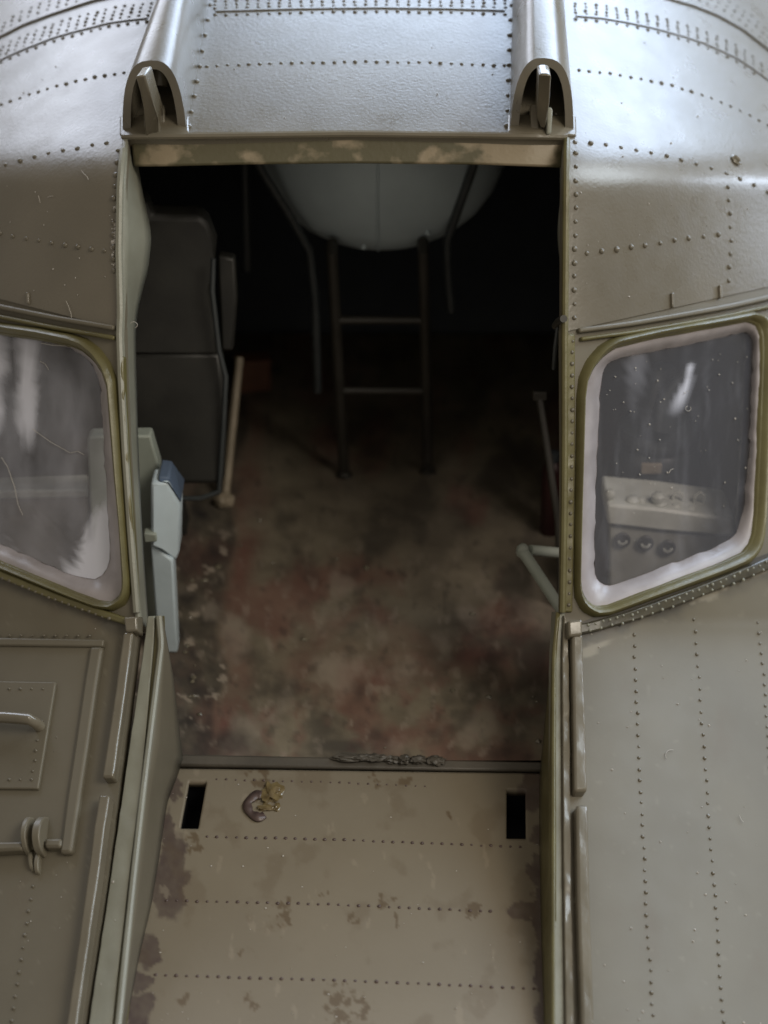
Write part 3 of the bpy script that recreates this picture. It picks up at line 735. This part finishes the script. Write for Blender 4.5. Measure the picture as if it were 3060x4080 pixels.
def in_slot(s, t):
    return (s_k[1] < s < s_k[2] and t_k[1] < t < t_k[3]) or (s_k[3] < s < s_k[4] and t_k[2] < t < t_k[4])
for i in range(len(TT) - 1):
    for j in range(ns - 1):
        if in_slot((SS[j] + SS[j + 1]) / 2, (TT[i] + TT[i + 1]) / 2): continue
        F.append((i * ns + j, i * ns + j + 1, (i + 1) * ns + j + 1, (i + 1) * ns + j))
me = bpy.data.meshes.new('ramp'); me.from_pydata([tuple(v) for v in V], [], F)
at = me.color_attributes.new('stain', 'FLOAT_COLOR', 'POINT')
for i, (x, y) in enumerate(pix): at.data[i].color = (*ramp_stain(x, y), 1)
bm = bmesh.new(); bm.from_mesh(me); bmesh.ops.delete(bm, geom=[v for v in bm.verts if not v.link_faces], context='VERTS'); bmesh.ops.recalc_face_normals(bm, faces=bm.faces); bm.to_mesh(me); bm.free()
ramp = link('ramp', me, 'ramp', FUS, label='tan stained ramp with two slots')
sd = ramp.modifiers.new('solid', 'SOLIDIFY'); sd.thickness = .02; sd.offset = -1 if ramp.data.polygons[0].normal.dot(RAMP.n) > 0 else 1
for k0, k1, t0, t1 in ((s_k[1], s_k[2], t_k[1], t_k[3]), (s_k[3], s_k[4], t_k[2], t_k[4])):
    q = [RAMP(*rs(a, b), -.021) for a, b in ((k0 - .01, t0 - .012), (k1 + .01, t0 - .012), (k1 + .01, t1 + .012), (k0 - .01, t1 + .012))]
    n = RAMP.n; V = q + [p - n * .09 for p in q]
    link('slot', mesh('slot', V, [(4, 5, 6, 7), (0, 1, 5, 4), (1, 2, 6, 5), (2, 3, 7, 6), (3, 0, 4, 7)]), 'hole', ramp, smooth_=False)
rowb = along([(825, 3334), (1368, 3347), (2073, 3375)], 39, 1.2) + along([(663, 3589), (1300, 3603), (1954, 3632)], 40, 1.2) + along([(619, 3885), (1368, 3907), (2127, 3939)], 42, 1.2)
rivet_field('rivet_rows', rowb, ramp, .0048, fn=RAMP, off=-.0005, m='smear')
rivet_field('rivet_rows', along([(863, 3106), (1300, 3116), (1693, 3133)], 38, 1.5), ramp, .0038, fn=RAMP, off=-.0005, m='smear')
# glue mark: brown crescent with an amber lump
V = []; F = []
for i in range(25):
    a = math.radians(75 + 230 * i / 24); cx, cy = 1030, 3216
    for r in (27 + 3 * math.sin(i * .9), 59 + 3 * math.sin(i * .7)): V.append(RAMP(cx + math.cos(a) * r, cy - math.sin(a) * r, .004))
for i in range(24): F.append((2 * i, 2 * i + 1, 2 * i + 3, 2 * i + 2))
o = link('glue_mark', mesh('glue_mark', V, F), 'smear', ramp); s_ = o.modifiers.new('solid', 'SOLIDIFY'); s_.thickness = .003; s_.offset = 0
blob('glue_lump', RAMP(1078, 3162, .002), .024, 'glue', ramp, squash=(1, 1.25, .35), amp=.9, fr=2.2, nrm=RAMP.n, seed=3, label='amber blob of dried glue')
blob('glue_lump', RAMP(1058, 3222, .003), .012, 'glue', ramp, squash=(1.6, .8, .4), amp=.6, fr=2.5, nrm=RAMP.n, seed=4, label='glossy smear of dried glue')
blob('glue_lump', RAMP(1104, 3218, .002), .009, 'glue', ramp, squash=(.8, 1.5, .5), amp=.6, fr=2.5, nrm=RAMP.n, seed=5, label='small brown bead of dried glue')

# sill between ramp and cabin floor
def sillp(x, y, w_): return P(x, y, w_)
prism('sill', [sillp(700, 3002, .13), sillp(2166, 3032, .13), sillp(2166, 3074, .112), sillp(700, 3050, .112)], FV * .05 - UV * .03, 'sill', FUS, bevel=.006, label='dark sill across the foot of the doorway')
for i, (x, y, r, sq) in enumerate(((1385, 3022, .018, (1.6, 1, 1)), (1440, 3020, .016, (1.8, 1, .9)), (1490, 3022, .017, (1.4, 1, .9)), (1560, 3030, .016, (1, 1, 1.2)), (1610, 3030, .018, (.8, 1, 1.3)), (1665, 3030, .017, (1, 1, 1.2)), (1735, 3034, .020, (1, 1, 1.1)))):
    blob('glue_lump', P(x, y - 4, .122), r * .72, 'sill', FUS, squash=(sq[0] * 1.5, 1, sq[2] * .55), amp=.7, fr=2.6, seed=20 + i)

# cabin floor
def floor_stain_shade(x, y):
    wx = x + 60 * noise.noise(Vector((x * .005, y * .005, 1))); wy = y + 60 * noise.noise(Vector((x * .005, y * .005, 4)))
    xl = 905 + (3000 - y) * .085                       # worn red band along the left seam
    rn = .55 + .6 * fb(x, y, .007, 3)
    red = .75 * smooth(105, 0, abs(wx - xl)) * smooth(1350, 1800, y) * rn
    red = max(red, .75 * smooth(150, 0, abs(wy - (2650 + 30 * math.sin(x * .006)))) * smooth(1180, 1450, x) * rn)
    red = max(red, .6 * smooth(110, 0, abs(wy - 2400 - .9 * abs(x - 1450))) * smooth(420, 200, abs(x - 1450)) * rn)
    red = max(red, smooth(.0, .6, fb(x, y, .0032, 9)) * .55, smooth(.0, .6, fb(x, y, .009, 19)) * .45 * smooth(2400, 2800, y))
    dark = smooth(.0, .6, fb(x, y, .0045, 14)) * .55
    dark = max(dark, smooth(xl - 35, xl - 75, wx) * (.62 + .4 * fb(x, y, .012, 2)))
    dark = max(dark, smooth(180, 40, math.hypot(wx - 930, (wy - 2960) * 2)) * .8, smooth(200, 40, math.hypot(wx - 1350, (wy - 2975) * 3)) * .7)
    dark = max(dark, smooth(.2, .7, fb(x, y * .8, .02, 51)) * .4, .6 * smooth(1500, 2000, x) * smooth(-.3, .5, fb(x, y, .005, 61)))  # dark flecks; right side darkened, side wall's shade painted in
    light = smooth(.1, .75, fb(x, y * .9, .0048, 17)) * (.2 + .3 * smooth(2000, 2400, y))
    light = max(light, smooth(.25, .75, fb(x, y * .7, .02, 31)) * smooth(1900, 2500, y) * .38)
    if wx < xl - 50: light = max(light, .8 * smooth(.42, .62, fb(x, y * 1.3, .014, 71)) * smooth(2000, 2250, y))
    light *= 1 - .6 * dark if wx >= xl - 50 else 1
    return (min(1, max(0, red)), min(1, max(0, dark)), light)
floor = grid('cabin_floor', [(-500, 1330), (3500, 1330)], [(-500, 3030), (3500, 3030)], 400, 180, 'floor', FUS, fn=FLOOR, stain=floor_stain_shade, label='grimy cabin floor with worn red paint')
# chips and debris joined to the floor
pts = []
deb = []
for i in range(26):
    x = random.choice([random.uniform(730, 870), random.uniform(730, 2150)]); y = random.uniform(2050, 2990)
    deb.append((x, y))
V = []; F = []
for x, y in deb:
    p = FLOOR(x, y, .002); r = random.uniform(.004, .013); k = len(V)
    for a in range(5): V.append(p + Vector((r * math.cos(a * 1.257 + x) * random.uniform(.5, 1.3), r * math.sin(a * 1.257 + x) * random.uniform(.5, 1.3), 0)))
    V.append(p + Vector((0, 0, r * .5)))
    F += [(k + a, k + (a + 1) % 5, k + 5) for a in range(5)]
link('floor_grit', mesh('floor_grit', V, F), 'strip', floor, kind='stuff', smooth_=False)

# closed hull round the cabin: the skin's outer edge carried back and shut by a bulkhead
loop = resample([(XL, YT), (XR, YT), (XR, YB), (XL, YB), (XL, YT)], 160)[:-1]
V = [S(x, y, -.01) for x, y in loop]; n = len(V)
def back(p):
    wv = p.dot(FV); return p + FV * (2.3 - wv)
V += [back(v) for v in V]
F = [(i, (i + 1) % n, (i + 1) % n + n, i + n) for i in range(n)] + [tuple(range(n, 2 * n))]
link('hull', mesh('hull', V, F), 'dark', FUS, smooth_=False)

# ------------------------------------------------------------------ things inside the cabin
# turret bowl and its braces
bc = on_y(1520, 800, 1.34); zb = on_y(1490, 1050, 1.20).z
R = .37
B0 = thing('turret_bowl', 'pale grey-green turret bowl hanging from the ceiling above the ladder', 'turret', (bc.x, 1.40, zb))
pr = [(0, zb), (.06, zb + .002), (.12, zb + .012), (.18, zb + .032), (.24, zb + .068), (.29, zb + .115), (.33, zb + .175), (.355, zb + .24), (R, zb + .32), (R, zb + .60)]
lathe('bowl', [(r, z - 0) for r, z in pr], (bc.x, 1.40, 0), 'bowl', B0, seg=48)
sp = [Vector((bc.x - .01, 1.40 - r - .002, z)) for r, z in pr[1:]]
tube('seam', sp, .0035, 'bowl', B0, seg=6)
for dx, dz in ((-.12, .20), (.01, .26), (.13, .12), (-.05, .09)):
    rr = math.sqrt(max(.0, .27 ** 2 - dx * dx))
    lathe('rivet', [(.0, 0), (.008, 0), (.006, .006), (0, .007)], (bc.x + dx, 1.40 - rr - .03, zb + dz), 'bowl', B0, seg=8, axis=(0, -1, -.3))
ty = 1.08
for pts in ([(1000, 600), (1050, 690), (1150, 850), (1235, 1000), (1255, 1180), (1262, 1400), (1266, 1560)], [(1905, 600), (1880, 680), (1830, 820), (1782, 960), (1786, 1090), (1800, 1240)]):
    tube('brace', [on_y(x, y, ty + .02 * i) for i, (x, y) in enumerate(pts)], .0125, 'tube', B0, seg=12)
tube('brace', [on_y(972, 560, 1.5), on_y(978, 800, 1.5), on_y(985, 1075, 1.5)], .016, 'tube', B0, seg=10)

# ladder
LD = thing('ladder', 'dark olive two-rung ladder standing on the cabin floor below the turret bowl', 'ladder', FLOOR(1545, 1885))
lb, rb = FLOOR(1372, 1895), FLOOR(1706, 1880)
lt, rt = on_y(1322, 1004, 1.10), on_y(1686, 1000, 1.10)
for a, b in ((lb, lt), (rb, rt)):
    tube('rail', [a, a.lerp(b, .5), b, b + Vector((0, .03, .012)), b + Vector((0, .06, .0))], .0165, 'ladder', LD, seg=12)
for ya in (1275, 1556):
    def onr(a, b, y):
        lo_, hi_ = 0, 1
        for _ in range(40):
            m_ = (lo_ + hi_) / 2; p = a.lerp(b, m_); r_ = p - cam.location; py = CY - FPX * r_.dot(UV) / r_.dot(FV)
            if py > y: lo_ = m_
            else: hi_ = m_
        return a.lerp(b, lo_)
    tube('rung', [onr(lb, lt, ya), onr(rb, rt, ya)], .0125, 'ladder', LD, seg=10)
for a in (lb, rb): blob('foot', a + Vector((.0, -.008, .006)), .020, 'ladder', LD, squash=(1.2, 1, .7), amp=.3, seed=int(a.x * 50))

# crew seat at left: tall back with a stepped top, cushion edge and frame
sy = .62
def sb(x, y, dy=0): return on_y(x, y, sy + dy)
SE = thing('crew_seat', 'tall dark grey crew seat with rounded back inside the left of the doorway', 'seat', (sb(740, 2000).x, sy, FZ))
prism('backrest', [sb(500, 800, .10), sb(590, 812, .10), sb(604, 862, .10), sb(690, 866, .10), sb(795, 866, .10), sb(832, 900, .10), sb(862, 980, .10), sb(856, 1040, .10), sb(842, 1160, .08), sb(860, 1300, .06), sb(876, 1420, .05), sb(500, 1420, .05)], Vector((0, .05, .02)), 'seat', SE, bevel=.012)
prism('cushion', [sb(500, 1404, .052), sb(882, 1404, .052), sb(900, 1600, .02), sb(890, 1930, -.02), sb(500, 1930, -.02)], Vector((0, .07, -.02)), 'seat', SE, bevel=.014)
prism('side_plate', [sb(866, 1016, .16), sb(936, 1030, .16), sb(945, 1200, .14), sb(930, 1400, .12), sb(880, 1400, .12)], Vector((0, .04, .0)), 'seat', SE, bevel=.008)
fx = [(850, 1030), (846, 1160), (872, 1390), (900, 1500), (890, 1700), (872, 1960)]
tube('frame_tube', [sb(x, y, .05 - .015 * i) for i, (x, y) in enumerate(fx)], .007, 'tube', SE, seg=10)
tube('frame_tube', [sb(872, 1960, -.03), sb(800, 1985, -.03), sb(560, 1990, -.03)], .007, 'tube', SE, seg=10)
prism('leg', [sb(560, 1930, -.05), sb(620, 1930, -.05), Vector((sb(620, 1930).x, sy - .05, FZ)), Vector((sb(560, 1930).x, sy - .05, FZ))], Vector((0, .10, 0)), 'seat', SE, bevel=.006)
prism('leg', [sb(640, 1930, .25), sb(690, 1930, .25), Vector((sb(690, 1930).x, sy + .25, FZ)), Vector((sb(640, 1930).x, sy + .25, FZ))], Vector((0, .10, 0)), 'seat', SE, bevel=.006)

# pale rod on the seat's side
b_ = FLOOR(895, 2015); t_ = on_y(955, 1425, b_.y + .25)
RD = thing('seat_rod', 'thin bare beige rod leaning beside the dark crew seat', 'rod', b_)
tube('shaft', [b_, b_.lerp(t_, .5), t_], .0125, 'beige', RD, seg=10)
blob('end_knob', b_ + Vector((0, 0, .018)), .026, 'beige', RD, squash=(1.1, 1, .9), amp=.3, seed=9)
RP = thing('rust_box', 'small rust-orange box on the floor beside the beige rod', 'box', FLOOR(1010, 1545))
fb_ = FLOOR(1010, 1545)
box('body', fb_ + Vector((0, 0, .05)), (.11, .07, .10), 'rust', RP, rz=.2)
box('lid', fb_ + Vector((0, 0, .106)), (.118, .078, .014), 'rust', RP, rz=.2, bevel=.003)

# pale cabinet seen both through the left window and behind the door post
cy_ = .38
cb = thing('pale_cabinet', 'pale green upright cabinet behind the post left of the doorway', 'cabinet', (on_y(480, 2200, cy_).x, cy_, FZ))
c0, c1 = on_y(345, 1742, cy_), on_y(606, 1738, cy_)
def vb(name, x0, x1, z0, z1, y0, y1, m, par, bevel=.008, label=None):
    return box(name, ((x0 + x1) / 2, (y0 + y1) / 2, (z0 + z1) / 2), (x1 - x0, y1 - y0, z1 - z0), m, par, bevel=bevel, label=label)
zt = c1.z
prism('side_wall', [on_y(346, 1750, cy_), on_y(360, 1740, cy_), on_y(600, 1736, cy_), on_y(618, 1800, cy_), on_y(636, 1860, cy_), on_y(634, 2130, cy_), Vector((on_y(600, 2130, cy_).x, cy_, FZ)), Vector((on_y(346, 2130, cy_).x, cy_, FZ))], Vector((0, .05, 0)), 'pale', cb, bevel=.008)
# box with blue top beside it
cy2 = .26
bxn = thing('pale_blue_case', 'pale blue case with a slate lid standing by the left door post', 'case', (on_y(660, 2200, cy2).x, cy2, FZ))
prism('case_body', [on_y(600, 1925, cy2), on_y(668, 1928, cy2), on_y(718, 2010, cy2 + .04), on_y(714, 2200, cy2 + .04), on_y(700, 2240, cy2 + .03), on_y(640, 2190, cy2), on_y(600, 2180, cy2)], Vector((0, .08, 0)), 'blue', bxn, bevel=.008)
prism('lid', [on_y(630, 1896, cy2 + .02), on_y(672, 1904, cy2 + .02), on_y(722, 1975, cy2 + .05), on_y(720, 2008, cy2 + .045), on_y(668, 1926, cy2 + .005), on_y(630, 1924, cy2 + .005)], Vector((0, .09, 0)), 'bluedark', bxn, bevel=.005)
prism('post', [on_y(600, 2170, cy2 + .01), on_y(690, 2234, cy2 + .01), Vector((on_y(690, 2234, cy2).x - .005, cy2 + .01, FZ)), Vector((on_y(600, 2234, cy2).x, cy2 + .01, FZ))], Vector((0, .06, 0)), 'blue', bxn, bevel=.006)
prism('latch', [on_y(572, 2125, cy2 - .01), on_y(622, 2128, cy2 - .01), on_y(626, 2160, cy2 - .01), on_y(574, 2164, cy2 - .01)], Vector((0, .03, 0)), 'pale', bxn, bevel=.004)

# chart table behind the left window
tb = thing('chart_table', 'beige chart table seen through the left window', 'table', (on_y(190, 2100, .5).x, .55, FZ))
t0, t1 = on_y(50, 1950, .62), on_y(340, 2150, .62)
prism('front_panel', [on_y(-60, 1960, .5), on_y(346, 1952, .5), on_y(346, 2330, .5), on_y(-60, 2330, .5)], Vector((0, .03, 0)), 'beige', tb, bevel=.006)
prism('top', [on_y(-70, 1905, .62), on_y(350, 1890, .62), on_y(350, 1950, .48), on_y(-70, 1958, .48)], Vector((0, 0, -.025)), 'consol', tb, bevel=.006)
prism('leg', [on_y(-50, 2330, .5), on_y(0, 2330, .5), Vector((on_y(0, 2330, .5).x, .5, FZ)), Vector((on_y(-50, 2330, .5).x, .5, FZ))], Vector((0, .04, 0)), 'beige', tb)
prism('leg', [on_y(290, 2330, .5), on_y(340, 2330, .5), Vector((on_y(340, 2330, .5).x, .5, FZ)), Vector((on_y(290, 2330, .5).x, .5, FZ))], Vector((0, .04, 0)), 'beige', tb)

# instrument console behind the right window
ky = .42
cn = thing('instrument_console', 'grey-green instrument console with knobs and dials seen through the right window', 'console', (on_y(2680, 2200, ky).x, ky, FZ))
prism('top_box', [on_y(2420, 2010, ky), on_y(2640, 2030, ky), on_y(2925, 2068, ky), on_y(2925, 2140, ky), on_y(2640, 2118, ky), on_y(2420, 2092, ky)], Vector((0, .16, 0)), 'consol', cn, bevel=.008)
dash = prism('dial_panel', [on_y(2430, 2098, ky + .015), on_y(2900, 2142, ky + .015), on_y(2900, 2480, ky - .06), on_y(2430, 2480, ky - .06)], Vector((0, .05, 0)), 'dash', cn, bevel=.006)
link_leg = [(2440, 2500), (2860, 2500)]
for x, _ in link_leg: prism('leg', [on_y(x, 2470, ky - .05), on_y(x + 40, 2470, ky - .05), Vector((on_y(x + 40, 2470, ky - .05).x, ky - .05, FZ)), Vector((on_y(x, 2470, ky - .05).x, ky - .05, FZ))], Vector((0, .04, 0)), 'consol', cn)
for x, y in ((2480, 2150), (2572, 2162), (2660, 2180)):
    c = on_y(x, y, ky + .005 - .02 * (y - 2098) / 100)
    d = lathe('dial', [(.021, .0), (.021, .006), (.017, .008), (.015, .004), (0, .004)], c, 'ladder', cn, seg=18, axis=(0, -1, .15))
    for k in range(7):
        a = math.pi * (1.05 + .9 * k / 6)
        u_ = Vector((math.cos(a), 0, math.sin(a)))
        p = c + u_ * .007 + Vector((0, -.007, 0)); tube('tick', [p, c + u_ * .013 + Vector((0, -.007, 0))], .0018, 'consol', d, seg=5)
for x, y, r in ((2430, 1972, .014), (2520, 2000, .018), (2550, 2004, .013), (2622, 1985, .018), (2628, 2012, .020), (2690, 2030, .013), (2750, 2040, .013), (2815, 2052, .012)):
    c = on_y(x, y + 14, ky + .03)
    lathe('knob', [(0, -.02), (r * .7, -.02), (r * .7, .0), (r, .006), (r, .018), (r * .6, .026), (0, .028)], c, 'consol', cn, seg=14)
for x, y in ((2702, 1985), (2788, 1990)):
    c = [(x - 22, y + 20), (x - 20, y - 12), (x + 2, y - 30), (x + 20, y - 12), (x + 16, y + 18), (x - 22, y + 20)]
    tube('loop_guard', [on_y(a, b, ky + .06) for a, b in c], .004, 'consol', cn, seg=6)
py_ = .75
pd = thing('gun_pedestal', 'dim grey cylindrical pedestal behind the console in the right window', 'pedestal', (on_y(2620, 1800, py_).x, py_ , FZ))
pc = on_y(2620, 1800, py_)
zz = [on_y(2620, y, py_).z for y in (2100, 1990, 1800, 1760, 1720, 1690, 1560, 1460)]
lathe('column', [(.0, FZ), (.12, FZ), (.12, zz[2]), (.10, zz[3]), (.115, zz[4]), (.11, zz[5]), (.072, zz[5] + .02), (.055, zz[6]), (.03, zz[7]), (0, zz[7] + .01)], (pc.x, py_, 0), 'tube', pd, seg=28)
box('plate', on_y(2595, 1866, py_ - .125), (.055, .012, .03), 'beige', pd, bevel=.002)
hn = [on_y(x, y, py_ - .1) for x, y in ((2640, 1700), (2660, 1600), (2700, 1540), (2736, 1500), (2752, 1440))]
tube('horn', hn, .026, 'tube', pd, seg=12, taper=(1.5, 1.3, 1.0, .7, .25))

# grab rail and rods at the right of the doorway
gy = .12
g0, g1, g2 = on_y(2250, 2450, gy - .06), on_y(2082, 2196, gy + .10), on_y(2262, 2206, gy + .16)
GR = thing('grab_rail', 'pale bent grab rail jutting from the lower right door jamb', 'rail', g0)
tube('arm', [g0, g0.lerp(g1, .5), g1], .0145, 'pale', GR, seg=12)
tube('arm', [g1 + Vector((.02, .005, .0)), g2], .0135, 'pale', GR, seg=12)
blob('elbow', g1, .0165, 'pale', GR, squash=(1, 1, 1.25), amp=.1, seed=12)
r0, r1 = on_y(2150, 1585, .62), on_y(2224, 2080, .50)
RR = thing('stowed_rod', 'thin grey rod with a flat tip inside the right of the doorway', 'rod', r1)
tube('shaft', [r0, r1, Vector((r1.x + .02, r1.y - .02, FZ))], .010, 'ladder', RR, seg=10)
box('tip', r0 + Vector((0, 0, .008)), (.036, .02, .026), 'ladder', RR, bevel=.004)
rl = FLOOR(2190, 2120)
RDX = thing('red_canister', 'dim red canister on the floor at the right of the cabin', 'canister', rl)
lathe('body', [(0, 0), (.027, 0), (.03, .01), (.03, .20), (.026, .222), (.015, .235), (0, .237)], rl, 'red', RDX, seg=22)
lathe('cap', [(0, .236), (.018, .236), (.018, .262), (0, .266)], rl, 'tube', RDX, seg=14)
HK = on_y(2222, 1290, .30)
hk = thing('latch_arm', 'small pale latch arm on the inside of the right door jamb', 'latch', HK)
tube('arm', [on_y(2246, 1270, .22), on_y(2226, 1280, .28), on_y(2212, 1300, .30)], .009, 'ladder', hk, seg=10)
tube('drop_link', [on_y(2222, 1300, .29), on_y(2212, 1380, .29), on_y(2206, 1470, .30)], .005, 'tube', hk, seg=8)

# ------------------------------------------------------------------ lint and dust lying on the model
def lint(px, label, r=.0007, fn=S, off=.004):
    pts = [fn(x, y, off) for x, y in px]
    c = pts[0]
    t = thing('lint_fibre', label, 'lint', c, 'pale lint fibres caught on the model')
    tube('fibre', pts, r, 'lint', t, seg=5)
def hook(cx, cy, r, a0, a1, n=8): return [(cx + r * math.cos(math.radians(a0 + (a1 - a0) * i / n)), cy - r * .9 * math.sin(math.radians(a0 + (a1 - a0) * i / n))) for i in range(n + 1)]
lint(hook(2672, 3012, 24, 70, 220), 'curved pale fibre between the two rivet columns of the right panel')
lint([(2942, 3250), (2950, 3270), (2958, 3278)], 'tiny bent fibre right of the second rivet column')
lint([(328, 682), (338, 695), (352, 708), (356, 718)], 'short pale fibre on the roof shoulder near the left post')
lint([(158, 780), (162, 795), (165, 808)], 'short upright fibre on the left roof shoulder')
lint([(195, 786), (205, 783), (216, 782)], 'short level fibre on the left roof shoulder')
lint([(268, 1200), (278, 1222), (288, 1252), (289, 1278)], 'long thin fibre hanging over the left drip rail')
lint(hook(548, 1298, 14, -70, 150), 'small hooked fibre at the left door jamb', off=.02)
lint([(170, 1368), (210, 1376), (268, 1380)], 'straight bright fibre at the top of the left window')
lint([(160, 1440), (180, 1450), (194, 1474)], 'short bent fibre on the left window pane', off=-.045, fn=D)
lint([(5, 1822), (30, 1860), (58, 1940), (72, 2010), (90, 2052)], 'long wavy fibre on the left window pane', off=-.045, fn=D)
lint([(130, 1710), (200, 1760), (280, 1805), (310, 1798), (335, 1812)], 'long kinked fibre across the left window pane', off=-.045, fn=D)
lint(hook(2742, 1628, 11, 100, 400), 'small ring-shaped fibre on the right window pane', off=-.045, fn=D)
lint([(2665, 1885), (2672, 1872), (2684, 1868)], 'small comma-shaped fibre on the right window pane', off=-.045, fn=D)
# dust: uncountable specks
V = []; F = []
def speck(p, n, r):
    k = len(V); q = Vector((0, 0, 1)).rotation_difference(n)
    for a in range(4): V.append(p + q @ Vector((r * math.cos(a * 1.57 + p.x * 90), r * random.uniform(.4, 1.2) * math.sin(a * 1.57 + p.x * 90), 0)))
    V.append(p + n * r * .6); F.extend([(k + a, k + (a + 1) % 4, k + 4) for a in range(4)])
for i in range(420):
    x, y = random.uniform(-50, 3110), random.uniform(-20, 4100)
    if 470 < x < 2260 and y > 540: continue
    if y > 1200 and y < 2500: continue
    speck(S(x, y, .001), N(x, y), random.choice((.0015, .002, .0025, .0035)))
for i in range(60):
    x, y = random.uniform(2400, 2980), random.triangular(1380, 2250, 1450)
    if inside((x, y), winR_pane): speck(D(x, y, -.044), N(x, y), random.choice((.0015, .002, .003)))
for i in range(40):
    x, y = random.uniform(445, 475), random.gauss(960, 50); speck(S(x, y, .002), N(x, y), random.choice((.003, .005, .006)))
for i in range(50):
    x, y = random.uniform(500, 2170), random.uniform(3120, 4080); speck(RAMP(x, y, .001), RAMP.n, random.choice((.0015, .002, .003)))
dust = link('dust', mesh('dust', V, F), 'lint', None, smooth_=False, kind='stuff', label='pale dust specks scattered over the model skin and panes')
dust['category'] = 'dust'
print('rivets', NRIV[0])
